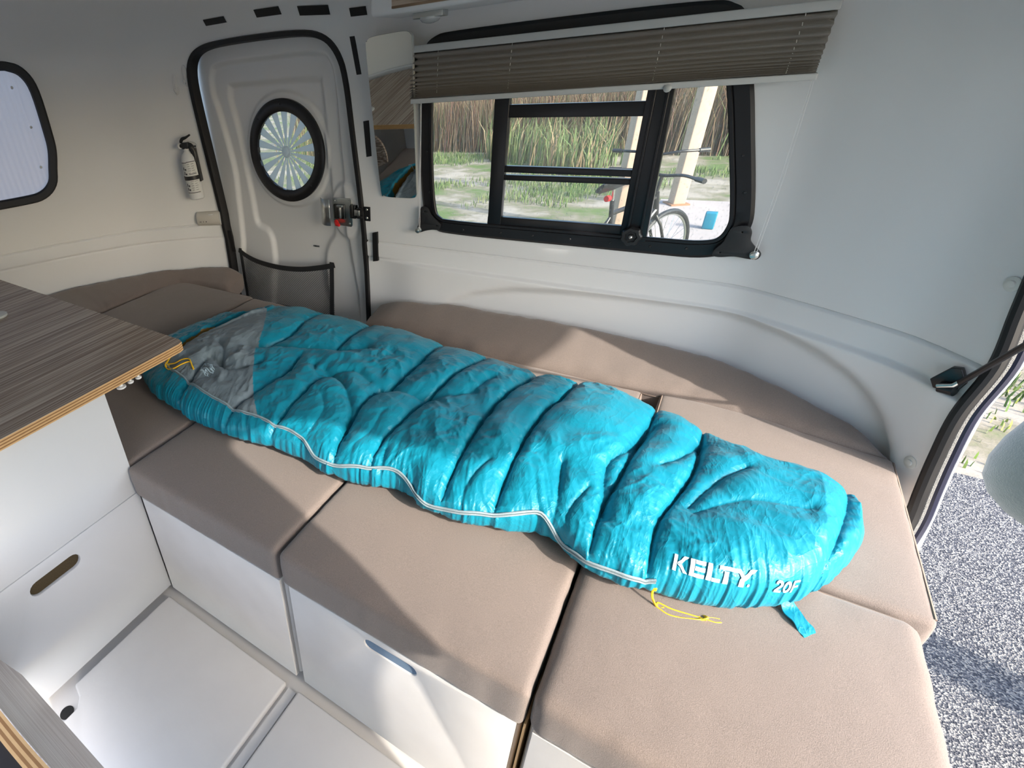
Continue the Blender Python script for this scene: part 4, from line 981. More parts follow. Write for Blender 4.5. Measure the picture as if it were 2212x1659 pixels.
# mesh pocket -----------------------------------------------------
mp_ = empty('mesh_pocket', 'black net pocket stretched across the bottom of the door', 'pocket', None, (-.53, 1.43, .55))
Tp = Matrix.Translation((.53, -1.43, -.55))
TOP = crom([(-.862,.735),(-.80,.712),(-.72,.695),(-.60,.686),(-.50,.686),(-.40,.694),(-.30,.712),(-.214,.733)], 6)
def py(x, z): return 1.432 - .030 * math.sin(pi * min(1, max(0, (x + .9) / .7)))  * (1 if z < .8 else 0)
OUTL = [tuple(q) for q in TOP] + [(-.222,.60),(-.236,.40),(-.86,.36),(-.862,.55)]
def band(P, wd, nm):
    m_ = MB(); v = []; f = []
    for i, q in enumerate(P):
        a = P[max(0, i - 1)]; c_ = P[min(len(P) - 1, i + 1)]; t_ = np.array(c_) - np.array(a); t_ = t_ / np.linalg.norm(t_); n_ = np.array([-t_[1], t_[0]])
        for sg, hh in ((0, 0), (-1, 0), (-1, .004), (0, .004)):
            w_ = np.array(q) + n_ * sg * wd; v.append((w_[0], py(w_[0], w_[1]) - hh, w_[1]))
        if i:
            for k in range(4): f.append(((i - 1) * 4 + k, (i - 1) * 4 + (k + 1) % 4, i * 4 + (k + 1) % 4, i * 4 + k))
    m_.add(v, f); o = m_.build(nm, BLACKP, mp_, 40); o.data.transform(Tp)
band([tuple(q) for q in TOP], .026, 'top_binding')
band([(-.214,.733),(-.222,.60),(-.236,.40)], .022, 'side_binding')
band([(-.838,.36),(-.84,.55),(-.842,.728)][::-1] and [(-.862,.36),(-.862,.55),(-.862,.735)], .022, 'side_binding')
m_ = MB(); stp_ = .0125
def clip(a, b):
    N = 60; run = []; 
    for k in range(N + 1):
        q = (a[0] + (b[0] - a[0]) * k / N, a[1] + (b[1] - a[1]) * k / N)
        topz = np.interp(q[0], [t[0] for t in TOP], [t[1] for t in TOP]) - .02
        if -.85 < q[0] < -.225 and .37 < q[1] < topz: run.append(q)
    return run
wq = .00095
for sgn in (1, -1):
    for k in range(-60, 150):
        x0 = -.86 + k * stp_; a = (x0, .36); b_ = (x0 + sgn * .40, .74)
        run = clip(a, b_)
        if len(run) > 1:
            R2 = run[::6] + [run[-1]]
            v = []; f = []
            for i, q in enumerate(R2):
                y_ = py(q[0], q[1]) + (.0004 * sgn)
                v += [(q[0] - wq, y_, q[1]), (q[0] + wq, y_, q[1]), (q[0] + wq, y_ + .001, q[1]), (q[0] - wq, y_ + .001, q[1])]
                if i:
                    for kk in range(4): f.append(((i - 1) * 4 + kk, (i - 1) * 4 + (kk + 1) % 4, i * 4 + (kk + 1) % 4, i * 4 + kk))
            m_.add(v, f)
o = m_.build('netting', MESHM, mp_, 0); o.data.transform(Tp); o['kind'] = 'stuff'
m_ = MB(); m_.box((-.66, 1.437, .36), (-.25, 1.455, .43)); o = m_.build('pocket_bottom', BLACKP, mp_, bev=.006); o.data.transform(Tp)

# mirror, tape strips, snaps, hooks ------------------------------
mr = empty('wall_mirror', 'narrow frameless mirror between the door and the window', 'mirror', None, (.11, 1.40, 1.36))
MP = crom([(.010,1.60),(.014,1.628),(.032,1.640),(.10,1.644),(.165,1.645),(.190,1.634),(.196,1.60),(.215,1.36),(.236,1.12),(.238,1.085),(.222,1.072),(.16,1.070),(.11,1.070),(.085,1.076),(.072,1.095),(.04,1.34)], 4, True)
ml = lambda a, b, h: (a, 1.411 - (b - 1.07) * .155 * 0 - h - .0, b)
TL = math.tan(math.radians(9.0))
ml = lambda a, b, h: (a, 1.414 - (b - 1.07) * TL - h, b)
MP = [(q[0] + .062 * (q[1] - 1.07) / .57, q[1] + .002 * (q[1] - 1.07)) for q in MP]
m_ = MB(); m_.prism(MP, 0, .003, ml); o = m_.build('glass', MIRR, mr, 30); o.data.transform(Matrix.Translation((-.11, -1.40, -1.36)))
m_ = MB(); m_.prism(offset2d(MP, .0015), -.012, -.0002, ml); o = m_.build('backing', GREYP, mr, 30); o.data.transform(Matrix.Translation((-.11, -1.40, -1.36)))
for P in ([(-.064,1.668),(-.041,1.671),(-.013,1.528),(-.035,1.527)], [(-.011,1.361),(.016,1.364),(.025,1.229),(.0,1.225)], [(.026,.909),(.050,.915),(.052,.783),(.026,.777)]):
    m_ = MB(); m_.prism(P, .0005, .0125 if P[0][1] < 1 else .002, planeY); m_.build('tape_strip', BLACK, wall_back, 30)
def tape(u0, z0, u1, z1, wd, par):
    m_ = MB(); v = []; f = []
    for i, s_ in enumerate(np.linspace(0, 1, 5)):
        for d_, hh in ((-wd / 2, .0005), (wd / 2, .0005), (wd / 2, .0045), (-wd / 2, .0045)):
            du, dz = (u1 - u0), (z1 - z0); L = math.hypot(du, dz); v.append(mapS(u0 + du * s_ - dz / L * d_, z0 + dz * s_ + du / L * d_, hh))
        if i:
            for k in range(4): f.append(((i - 1) * 4 + k, (i - 1) * 4 + (k + 1) % 4, i * 4 + (k + 1) % 4, i * 4 + k))
    f += [(0, 1, 2, 3), (16, 17, 18, 19)]
    m_.add(v, f); m_.build('tape_strip', BLACK, par, 30)
tape(arcu(-.80), 1.775, arcu(-.67), 1.775, .022, wall_left)
tape(arcu(-.49), 1.775, arcu(-.36), 1.772, .026, wall_back)
tape(arcu(-.27), 1.760, arcu(-.13), 1.748, .030, wall_back)
tape(arcu(-.04), 1.730, arcu(.03), 1.728, .026, wall_back)
tape(2.889, .835, 2.882, .715, .022, wall_left)
def snap(u, z, par, r=.016, ring=True):
    p = Vector(mapS(u, z, 0)); q = Vector(mapS(u, z, .01)); n_ = (q - p).normalized(); M_ = Matrix.Translation(p) @ n_.to_track_quat('Z', 'Y').to_matrix().to_4x4()
    m_ = MB(); m_.lathe([(r, 0), (r, .002), (r * .85, .003), (r * .5, .003), (r * .45, .006), (r * .2, .0065)], 20, M_); return m_.build('snap_button', mat('snap_plastic', (.68, .69, .66), .35) if par is wall_back else WPL, par)
snap(.043, .598, wall_back); snap(.092, 1.05, wall_back); 
snap(2.955, 1.283, wall_left, .0085).data.materials[0] = mat('grey_snap', (.12, .11, .13), .5); snap(2.950, 1.2, wall_left, .0085)
m_ = MB(); m_.tube([mapS(2.942, 1.28, .004), mapS(2.934, 1.2, .004), mapS(2.925, 1.12, .004)], .0022, 6); m_.build('door_check_cord', BLACKP, wall_left)
def hook(u, z, label):
    t = empty('adhesive_hook', label, 'hook', 'adhesive hooks by the door'); 
    p = Vector(mapS(u, z, .001)); q = Vector(mapS(u, z, .011)); n_ = (q - p).normalized(); M_ = Matrix.Translation(p) @ Matrix(((-n_.y, 0, n_.x, 0), (n_.x, 0, n_.y, 0), (0, 1, 0, 0), (0, 0, 0, 1)))
    t.matrix_world = M_
    o = curve_mesh('base', [[(.012 * math.cos(a), .034 * math.sin(a) + .01 * math.copysign(1, math.sin(a))) for a in np.linspace(0, 2 * pi, 24, endpoint=False)]], .005, Matrix.Identity(4), WPL, t, bevel=.0015)
    m_ = MB(); m_.tube(crom([(0, .004, .004), (0, -.022, .006), (0, -.034, .014), (0, -.030, .024), (0, -.016, .028)], 5), .0036, 8); m_.build('hook_arm', WPL, t)
hook(3.048, 1.550, 'lower left white adhesive hook beside the door'); hook(2.992, 1.583, 'upper right white adhesive hook beside the door')

# fire extinguisher ----------------------------------------------
fe = empty('fire_extinguisher', 'white fire extinguisher strapped to the wall left of the door', 'extinguisher')
uE = 3.028
p = Vector(mapS(uE, 1.02, .055)); q = Vector(mapS(uE, 1.02, .065)); n_ = (q - p).normalized()
M_ = Matrix.Translation(p) @ Matrix(((-n_.y, n_.x, 0, 0), (n_.x, n_.y, 0, 0), (0, 0, 1, 0), (0, 0, 0, 1)))     # local y = into room
fe.matrix_world = M_ @ Matrix.Rotation(math.radians(-2.5), 4, 'Y')
r = .0385
m_ = MB(); m_.lathe([(r * .85, 0), (r * .97, .004), (r, .010), (r, .185), (r * .93, .203), (r * .74, .220), (r * .45, .231), (r * .36, .236), (r * .36, .250)], 36); m_.build('cylinder_body', WPL, fe)
m_ = MB(); m_.box((-.016, -.014, .246), (.018, .014, .276)); m_.tube([(-.030, 0, .262), (.0, 0, .264)], .010, 10); m_.build('valve', BLACKP, fe, bev=.003)
m_ = MB(); m_.tube(crom([(-.022, 0, .276), (-.010, 0, .292), (.012, 0, .298), (.036, 0, .308)], 4), [.006, .009, .010, .010, .010, .010, .010, .009, .008, .007, .006, .006, .005], 8, flat=.6); m_.build('upper_lever', BLACKP, fe)
m_ = MB(); m_.tube(crom([(.008, 0, .268), (.030, .004, .258), (.044, .006, .225), (.040, .006, .180)], 5), [.012] * 8 + [.009] * 8, 8, flat=.7); m_.build('grip_handle', BLACKP, fe)
m_ = MB(); m_.tube(crom([(.018, .004, .280), (.040, .004, .274), (.056, .006, .266), (.060, .006, .254), (.050, .006, .246), (.034, .006, .256)], 5), .0016, 6); m_.build('pin_ring', SILV, fe)
m_ = MB(); m_.lathe([(.013, 0), (.013, .008), (.010, .010), (.002, .0105)], 20, Matrix.Translation((-.026, .006, .262)) @ Matrix.Rotation(-pi / 2, 4, 'Y') @ Matrix.Rotation(.6, 4, 'X')); m_.build('pressure_gauge', WPL, fe)
m_ = MB(); m_.lathe([(r + .001, .100), (r + .004, .100), (r + .004, .119), (r + .001, .119)], 36); m_.box((r * .6, -.030, .085), (r + .006, .01, .255)); m_.box((-.012, -r - .016, .01), (.012, -r + .006, .25)); m_.build('bracket_strap', BLACKP, fe)
def wrap(a0, a1, z0, z1, h_, nm, M): 
    m_ = MB(); v = []; n_ = 10
    for k in range(n_ + 1):
        a = a0 + (a1 - a0) * k / n_
        for z in (z0, z1): v.append(((r + h_) * math.sin(a), (r + h_) * math.cos(a), z))
    m_.add(v, [(2 * k, 2 * k + 2, 2 * k + 3, 2 * k + 1) for k in range(n_)]); return m_.build(nm, M, fe)
wrap(-1.2, 1.2, .030, .188, .0004, 'paper_label', mat('label_paper', (.72, .73, .70), .6))
INK = mat('label_ink', (.05, .05, .06), .6)
for a0, a1, z in ((-1.15, -.1, .183), (-.1, 1.1, .186), (-.05, 1.0, .128), (-1.1, 1.0, .036)): wrap(a0, a1, z, z + .003, .0008, 'label_rule', INK)
for row in range(13):
    z = .176 - row * .0105
    if .095 < z < .124: continue
    for (a0, a1) in ((-.05, .35), (.45, .95)):
        wrap(a0, a0 + (a1 - a0) * RS.uniform(.6, 1), z, z + .0016, .0008, 'label_text_line', INK)
for z in (.150, .128, .070, .050):
    wrap(-.80, -.62, z, z + .014, .0008, 'label_pictogram', INK); wrap(-.55, -.30, z - .002, z + .006, .0008, 'label_pictogram', INK); wrap(-1.05, -.9, z, z + .003, .0008, 'label_text_line', INK)

# detector --------------------------------------------------------
dt = empty('alarm_detector', 'small cream alarm unit below the fire extinguisher', 'alarm')
p = Vector(mapS(2.998, .902, 0)); q = Vector(mapS(2.998, .902, .01)); n_ = (q - p).normalized()
dt.matrix_world = Matrix.Translation(p) @ Matrix(((-n_.y, 0, n_.x, 0), (n_.x, 0, n_.y, 0), (0, 1, 0, 0), (0, 0, 0, 1)))     # x right?, y up, z out
CREAM = mat('cream_plastic', (.56, .54, .49), .5)
V = []; f = []; n = 14
m_ = MB()
for sx in (-.066, .066):
    for k in range(n + 1):
        a = pi * k / n; V.append((sx, .038 * math.cos(a), .034 * math.sin(a) ** .8))
f = [(k, k + 1, n + 1 + k + 1, n + 1 + k) for k in range(n)] + [tuple(range(n + 1)), tuple(range(2 * n + 1, n, -1)), (0, n + 1, 2 * n + 1, n)]
m_.add(V, f); m_.build('case', CREAM, dt, 40, bev=.001)
m_ = MB(); sgn_ = 1
m_.add([(-.0672, .038 * math.cos(a), .034 * math.sin(a)) for a in np.linspace(0, pi, 12)], [tuple(range(12))]); m_.build('end_cap', WPL, dt, 0); m_ = MB(); m_.add([(.0672, .038 * math.cos(a), .034 * math.sin(a)) for a in np.linspace(0, pi, 12)], [tuple(range(12))]); m_.build('end_cap', WPL, dt, 0)
for (a, b_) in ((-.05, 0), (-.044, 0), (-.030, 0), (-.016, 0), (-.012, 0)):
    for sg in (1,):
        m_ = MB(); m_.box((a * sg, -.014, .0325), (a * sg + .003, -.008, .0332)); m_.build('printed_mark', INK, dt, 0)
m_ = MB(); m_.box((.005, .022, .0265), (.03, .027, .0285)); m_.build('test_button', WPL, dt)

# window_2 (front end) -------------------------------------------
w2 = win_obj('window_2', 'rounded black framed window covered by a pale ribbed blind')
m_ = MB(); frame_ring(m_, FW, .030, .012, -.004, .016, mapFlat, r=.4); m_.build('rubber_frame', BLACKM, w2, 40)
us = np.linspace(3.70, 8.52 - 3.70, 260); zs = np.linspace(1.09, 1.71, 4)
U, Z = np.meshgrid(us, zs, indexing='ij'); Pn = np.stack([np.interp(U, PS, PD[:, 0]), np.interp(U, PS, PD[:, 1]), Z], -1)
rib = .004 * np.abs(np.sin((U - 3.70) * 120)) * (U > 3.765); Pn[..., 0] -= .020 + rib
o = grid_mesh('ribbed_blind', Pn, 260, 4, mats=[FROST], parent=w2)
for (u, z) in ((3.80, 1.60), (3.775, 1.43), (3.79, 1.25)):
    p = Vector(mapFlat(u, z, -.016)); m_ = MB(); m_.lathe([(.007, 0), (.006, .003), (.001, .0035)], 12, Matrix.Translation(p) @ Matrix.Rotation(pi / 2, 4, 'Y')); m_.build('blind_stud', WPL, w2)

# ------------------------------------------------------------------ hatch surround
def hx(z): return 1.80 + (1.07 - z) * .11
HP = [tuple(float(c_) for c_ in shell_pt(np.array(float(u_end(z_))), np.array(z_), 0.0)) for z_ in (.46, .55, .64, .76, .88, 1.0, 1.12, 1.25, 1.42)]
HP = [(1.785,.5,.262),(1.785,.80,.265),(1.79,.88,.30),(1.815,.955,.37)] + HP + [(1.735,1.12,1.54),(1.71,1.02,1.62),(1.70,.80,1.645),(1.70,.5,1.65),(1.70,.2,1.65),(1.70,-.12,1.65),(1.705,-.22,1.64),(1.73,-.256,1.60),(1.78,-.258,1.45),(1.80,-.258,1.25),(1.80,-.290,1.03),(1.80,-.305,.8),(1.80,-.305,.6),(1.80,-.305,.35),(1.79,-.22,.27),(1.785,0,.262)]
hs = empty('hatch_seal', 'black rubber seal with pale zip track around the open rear hatch', 'seal')
HP = [np.array(q) for q in crom(HP, 6, True)]
HPc = np.mean(HP, axis=0)
def hoff(o_, k_):
    r_ = []
    for q in HP: r_.append(q + (np.array([o_ * .9 + .004, o_ * .5 - .008, 0]) if q[1] > .8 else np.array([o_, -k_, 0])))
    return r_
m_ = MB(); m_.tube(hoff(.006, .0), .0135, 10, True); m_.build('rubber_seal', BLACK, hs)
m_ = MB(); m_.tube(hoff(.024, .004), .0065, 8, True); m_.build('zip_track', mat('zip_track', (.36, .36, .34), .6, noise=(700, 1, (.1, .1, .1)), bump=(600, 1)), hs)
m_ = MB(); m_.tube(hoff(.038, .008), .0095, 8, True); m_.build('outer_seal', mat('navy_rubber', (.012, .014, .035), .4), hs)
m_ = MB(); m_.tube(hoff(.049, .012), .005, 8, True); m_.build('outer_trim', mat('trim_grey', (.42, .46, .5), .4), hs)
# strut and its mount
st = empty('gas_strut', 'black gas strut with bracket holding up the rear hatch', 'strut', None, (1.80, 1.09, .82))
Ts = Matrix.Translation((-1.80, -1.09, -.82))
def spt(m_, n_, M, **k): o = m_.build(n_, M, st, **k); o.data.transform(Ts); return o
m_ = MB(); m_.prism([(-.034,-.012),(-.020,-.030),(.022,-.026),(.030,.004),(.008,.034),(-.010,.030)], 0, .014, lambda a, b, h: (1.790 + a * .75 - h * .5, 1.095 - a * .45 - h, .822 + b)); spt(m_, 'mount_plate', BLACKM, bev=.002)
m_ = MB(); m_.tube([(1.776, 1.082, .802), (1.796, 1.066, .806)], .014, 12); spt(m_, 'ball_joint', BLACKM)
m_ = MB(); m_.tube([(1.768, 1.074, .806), (1.786, 1.060, .820), (1.800, 1.055, .85)], .0045, 8); spt(m_, 'safety_clip', SILV)
e0 = np.array([1.790, 1.070, .812]); e1 = np.array([1.813, .975, .968]); dr = (e1 - e0); e2 = e0 + dr * 2.4; e3 = e0 + dr * 5.2
m_ = MB(); m_.tube([e0, e2], .0062, 10); spt(m_, 'rod', BLACKM)
m_ = MB(); m_.tube([e2, e3], .010, 12); spt(m_, 'cylinder', BLACKM)
# hatch door raised like an awning
hd = empty('rear_hatch', 'raised white rear hatch door with window, open above the bed', 'hatch door', None, (1.75, .45, 1.70))
Th = Matrix.Translation((-1.75, -.45, -1.70))
HL = crom([(1.77,1.02),(2.0,1.05),(2.35,1.02),(2.52,.93),(2.575,.75),(2.585,.42),(2.565,.10),(2.50,-.04),(2.35,-.085),(2.0,-.10),(1.77,-.10)], 4, True)
mh = lambda a, b, h: (a, b, 1.70 + (a - 1.75) * .07 - .05 * ((a - 1.75) / .85) ** 2 * 0 + h)
HWn = crom([(1.95,.90),(2.25,.90),(2.40,.80),(2.42,.45),(2.40,.12),(2.25,.03),(1.95,.03)], 4, True)
cme = curve_mesh('hatch_panel', [HL, HWn], .035, Matrix(((1, 0, 0, 0), (0, 1, 0, 0), (.07, 0, 1, 1.7175 - .1225), (0, 0, 0, 1))), WHITE, hd); cme.data.transform(Th)
m_ = MB(); m_.prism(offset2d(HWn, .01), -.003, .0, mh); m_.build('tinted_pane', mat('tinted_glass', (.02, .02, .025), .1), hd).data.transform(Th)
m_ = MB(); frame_ring(m_, HWn, .02, .015, -.008, .0, mh); m_.build('pane_frame', BLACKM, hd).data.transform(Th)

# ------------------------------------------------------------------ overhead cabinets, lamp, reflected furniture
oc = empty('overhead_cabinet', 'white overhead cabinet with wooden door bottom at the top edge', 'cabinet', None, (.5, 1.1, 1.73))
To = Matrix.Translation((-.5, -1.1, -1.73))
o = rbox('body', (.162, 1.20, 1.690), (1.25, 1.40, 1.93), .014, WHITE, oc, n=6); o.data.transform(To)
m_ = MB(); m_.prism([(.248,1.704),(1.22,1.704),(1.22,1.90),(.240,1.90)], 0, .010, lambda a, b, h: (a, 1.204 - h, b)); m_.build('door_leaf', laminate('oak_door', 'Z', base=((.20,.12,.07),(.33,.21,.12),(.50,.40,.31)), scale=18), oc, bev=.004).data.transform(To)
m_ = MB(); m_.box((.249, 1.1935, 1.7045), (1.219, 1.1975, 1.711)); m_.build('oak_lip', laminate('oak_under', 'Y', base=((.17,.10,.06),(.25,.155,.09),(.33,.22,.14)), scale=14), oc).data.transform(To)
lm = empty('ceiling_lamp', 'small round chrome lamp under the overhead cabinet, switched off', 'lamp', None, (.338, 1.29, 1.669))
m_ = MB(); m_.box((-.052, -.022, .004), (.052, .022, .021)); m_.build('base', SILV, lm, bev=.002)
m_ = MB(); m_.lathe([(.033, .006), (.033, .0), (.026, -.007), (.012, -.011), (.002, -.012)], 24); m_.build('lens', mat('lamp_lens', (.6, .62, .62), .15, metal=.3), lm)
# furniture on the near side, seen only in the mirror
t = empty('kitchen_back_panel', 'wavy striped laminate panel with rounded corner, seen reflected in the mirror', 'panel', None, (-.84, .27, .585))
LP = chaikin([(-.28,0),(-.28,.255),(.10,.255),(.22,.20),(.26,.10),(.25,.0)], 2)
m_ = MB(); m_.prism(LP, 0, .014, lambda a, b, h: (a, h, b)); m_.build('laminate_board', LAMC, t, 30)

# ------------------------------------------------------------------ person outside by the hatch
KNIT = mat('grey_green_knit', (.085, .115, .12), .95, noise=(120, .5, (.06, .085, .09)), bump=(260, .5), sheen=.4)
SKIN = mat('skin', (.55, .34, .25), .5); TROU = mat('dark_trousers', (.03, .035, .05), .8); HAIR = mat('dark_hair', (.03, .02, .015), .6)
def skin_body(name, nodes, edges, mt, parent, lev=2):
    me = bpy.data.meshes.new(name); me.from_pydata([n_[0] for n_ in nodes], edges, []); me.materials.append(mt)
    o = bpy.data.objects.new(name, me); C.objects.link(o); o.parent = parent
    sk = o.modifiers.new('sk', 'SKIN'); sk.use_smooth_shade = True
    for i, n_ in enumerate(nodes):
        r_ = n_[1] if hasattr(n_[1], '__len__') else (n_[1], n_[1]); me.skin_vertices[0].data[i].radius = r_
    me.skin_vertices[0].data[0].use_root = True
    sb = o.modifiers.new('ss', 'SUBSURF'); sb.levels = lev; sb.render_levels = lev
    return o
PX, PY, PG = 2.380, 1.31, -.36
pe = empty('person', 'person in grey-green knit sweater standing outside the hatch, elbow bent', 'person', None, (PX, PY, PG)); pe.scale = (.90, .90, .90)
LX = .24
N_ = [((LX,0,.95),(.155,.12)), ((LX*.75,0,1.12),(.145,.11)), ((LX*.4,0,1.30),(.165,.12)), ((LX*.2,0,1.42),(.13,.09)), ((LX*.1,0,1.50),(.055,.055)), ((0,0,1.56),(.05,.05)),
      ((-.16,-.02,1.40),.080), ((-.31,-.09,1.20),.120), ((-.40,-.14,1.00),.128), ((-.28,-.20,.94),.085), ((-.02,-.24,.95),.055), ((.08,-.24,.96),.035),
      ((.22,.0,1.40),.080), ((.34,.02,1.15),.065), ((.40,0,.93),.048), ((.41,-.01,.88),.034),
      ((LX-.07,0,.88),.095), ((LX-.04,0,.50),.065), ((LX-.02,.02,.09),.045), ((LX+.11,0,.88),.095), ((LX+.16,0,.50),.065), ((LX+.20,.02,.09),.045)]
Ed = [(0,1),(1,2),(2,3),(3,4),(4,5),(3,6),(6,7),(7,8),(8,9),(9,10),(10,11),(3,12),(12,13),(13,14),(14,15),(0,16),(16,17),(17,18),(0,19),(19,20),(20,21)]
skin_body('body', N_, Ed, KNIT, pe)
m_ = MB(); 
for sx, fx_ in ((LX - .06, LX - .02), (LX + .10, LX + .20)):
    m_.tube([(sx, 0, .93), (sx, 0, .7), ((sx + fx_) / 2, 0, .5), (fx_, .02, .12), (fx_, .02, .05)], [.115, .108, .082, .070, .072], 14)
m_.tube([(LX,0,.80),(LX,0,.9),(LX,0,1.0)],[.165,.175,.165],20, flat=.8); m_.build('trousers', TROU, pe, 60)
m_ = MB()
for sx in (LX - .02, LX + .20): m_.tube([(sx, .09, .03), (sx, .02, .04), (sx, -.10, .035), (sx, -.17, .03)], [.03, .045, .045, .03], 12)
m_.build('shoes', BLACKP, pe, 60)
hm = MB(); hm.lathe([(.02, -.115), (.055, -.10), (.070, -.05), (.078, 0), (.078, .04), (.060, .085), (.02, .108)], 24, Matrix.Translation((0, -.01, 1.66)) @ Matrix.Scale(1.15, 4, (0, 1, 0))); hm.build('head', SKIN, pe, 60)
hm = MB(); hm.tube([(0, -.09, 1.665), (0, -.118, 1.640), (0, -.10, 1.63)], [.008, .013, .010], 8); hm.build('nose', SKIN, pe, 60)
for sx in (-.080, .080): hm = MB(); hm.lathe([(.012, -.02), (.018, 0), (.012, .02)], 10, Matrix.Translation((sx, 0, 1.655))); hm.build('ear', SKIN, pe, 60)
for sx in (-.03, .03): m_ = MB(); m_.lathe([(.003, -.008), (.010, 0), (.003, .008)], 12, Matrix.Translation((sx, -.092, 1.675))); m_.build('eye', BLACKP, pe)
m_ = MB(); m_.tube([(-.025, -.090, 1.605), (0, -.098, 1.602), (.025, -.090, 1.605)], .005, 6); m_.build('mouth', mat('lips', (.45, .18, .16), .5), pe)
hm = MB(); hm.lathe([(.082, -.04), (.088, .01), (.086, .06), (.066, .105), (.02, .125)], 24, Matrix.Translation((0, .012, 1.665)) @ Matrix.Scale(1.12, 4, (0, 1, 0))); hm.build('hair', HAIR, pe, 60)
def hand(cx, cy, cz, dx, dy, dz):
    m_ = MB(); d = Vector((dx, dy, dz)).normalized(); s_ = d.cross(Vector((0, 0, 1))); s_ = (s_ if s_.length > .1 else Vector((1, 0, 0))).normalized(); u = s_.cross(d)
    c_ = Vector((cx, cy, cz)); m_.tube([c_, c_ + d * .04, c_ + d * .09], [.026, .038, .036], 12, flat=.5)
    for k, L in enumerate((.060, .070, .066, .052)):
        b0 = c_ + d * .085 + s_ * (k - 1.5) * .018; m_.tube([b0, b0 + d * L * .5 - u * .006, b0 + d * L - u * .022], [.0095, .009, .007], 8)
    b0 = c_ + d * .03 - s_ * .030; m_.tube([b0, b0 + d * .03 - s_ * .02, b0 + d * .06 - s_ * .022 - u * .01], [.011, .010, .008], 8)
    m_.build('hand', SKIN, pe, 60)
hand(.07, -.24, .96, .9, -.1, .1); hand(.41, -.01, .89, 0, -.05, -1)

# ------------------------------------------------------------------ outside
GZ = -.35
def ground(name, x0, x1, y0, y1, z, M, n=2):
    m_ = MB(); v = []; f = []; xs = np.linspace(x0, x1, n); ys = np.linspace(y0, y1, n)
    for a in xs:
        for b_ in ys: v.append((a, b_, z))
    for i in range(n - 1):
        for j in range(n - 1): f.append((i * n + j, (i + 1) * n + j, (i + 1) * n + j + 1, i * n + j + 1))
    m_.add(v, f); o = m_.build(name, M, None, 0); return tag(o, kind='structure')
def gravel():
    M = bpy.data.materials.new('speckled_asphalt'); M.use_nodes = True; n = M.node_tree.nodes; l = M.node_tree.links; b = n['Principled BSDF']; b.inputs['Roughness'].default_value = .9
    tc = n.new('ShaderNodeTexCoord'); v = n.new('ShaderNodeTexVoronoi'); v.inputs['Scale'].default_value = 190; l.new(tc.outputs['Object'], v.inputs['Vector'])
    cr = n.new('ShaderNodeValToRGB'); e = cr.color_ramp.elements; e[0].position = .0; e[0].color = (.035, .038, .048, 1); e[1].position = 1; e[1].color = (.40, .38, .33, 1)
    for p_, c_ in ((.3, (.06, .063, .075)), (.55, (.13, .13, .138)), (.8, (.25, .24, .225))): q_ = e.new(p_); q_.color = (*c_, 1)
    sp_ = n.new('ShaderNodeSeparateColor'); l.new(v.outputs['Color'], sp_.inputs[0]); l.new(sp_.outputs[0], cr.inputs[0]); l.new(cr.outputs[0], b.inputs['Base Color'])
    bp = n.new('ShaderNodeBump'); bp.inputs['Distance'].default_value = .006; bp.inputs['Strength'].default_value = .8; l.new(v.outputs['Distance'], bp.inputs['Height']); l.new(bp.outputs[0], b.inputs['Normal']); return M
def earth(name, c1, c2, c3, sc_=1.2):
    M = bpy.data.materials.new(name); M.use_nodes = True; n = M.node_tree.nodes; l = M.node_tree.links; b = n['Principled BSDF']; b.inputs['Roughness'].default_value = .95
    tc = n.new('ShaderNodeTexCoord'); t = n.new('ShaderNodeTexNoise'); t.inputs['Scale'].default_value = sc_; t.inputs['Detail'].default_value = 12; t.inputs['Roughness'].default_value = .68; l.new(tc.outputs['Object'], t.inputs['Vector'])
    cr = n.new('ShaderNodeValToRGB'); e = cr.color_ramp.elements; e[0].position = .40; e[0].color = (*c1, 1); e[1].position = .60; e[1].color = (*c3, 1); q_ = e.new(.5); q_.color = (*c2, 1)
    l.new(t.outputs[0], cr.inputs[0]); l.new(cr.outputs[0], b.inputs['Base Color'])
    bp = n.new('ShaderNodeBump'); bp.inputs['Distance'].default_value = .03; l.new(t.outputs[0], bp.inputs['Height']); l.new(bp.outputs[0], b.inputs['Normal']); return M
ground('ground', -40, 60, -40, 90, GZ - .03, earth('grassy_sand', (.10, .15, .04), (.20, .18, .12), (.34, .30, .245)))
ground('asphalt', -8, 18, -12, 2.68, GZ, gravel())
m_ = MB(); m_.prism([(.72, 5.2), (3.6, 5.3), (3.6, 8.15), (.60, 8.0)], GZ - .05, GZ + .02); tag(m_.build('concrete_pad', mat('pale_concrete', (.42, .37, .35), .85, noise=(3, .6, (.34, .30, .28)), bump=(40, .2))), kind='structure')
BEI = mat('beige_paint', (.50, .38, .29), .6, noise=(14, .5, (.42, .30, .22)))
def post(x, y, label, rz):
    t = empty('shelter_post', label, 'post', 'shelter posts outside the window', (x, y, GZ + .02))
    m_ = MB(); m_.box((-.075, -.075, 0), (.075, .075, 2.9)); o = m_.build('shaft', BEI, t, bev=.012); m_ = MB(); m_.box((-.115, -.115, -.02), (.115, .115, .018)); m_.build('base_plate', mat('rusty_plate', (.30, .16, .09), .8), t, bev=.003)
    t.rotation_euler.z = rz; return t
post(.80, 7.75, 'beige shelter post standing at the edge of the concrete pad', .55); post(.36, 6.35, 'beige shelter post behind the bicycles, partly hidden by the window bar', .55)
m_ = MB(); m_.box((1.16, 6.62, GZ + .02), (1.27, 6.72, GZ + .20)); tag(m_.build('teal_box', mat('teal_plastic', (.01, .2, .3), .4), bev=.012), 'small teal plastic box on the concrete pad outside', 'box')
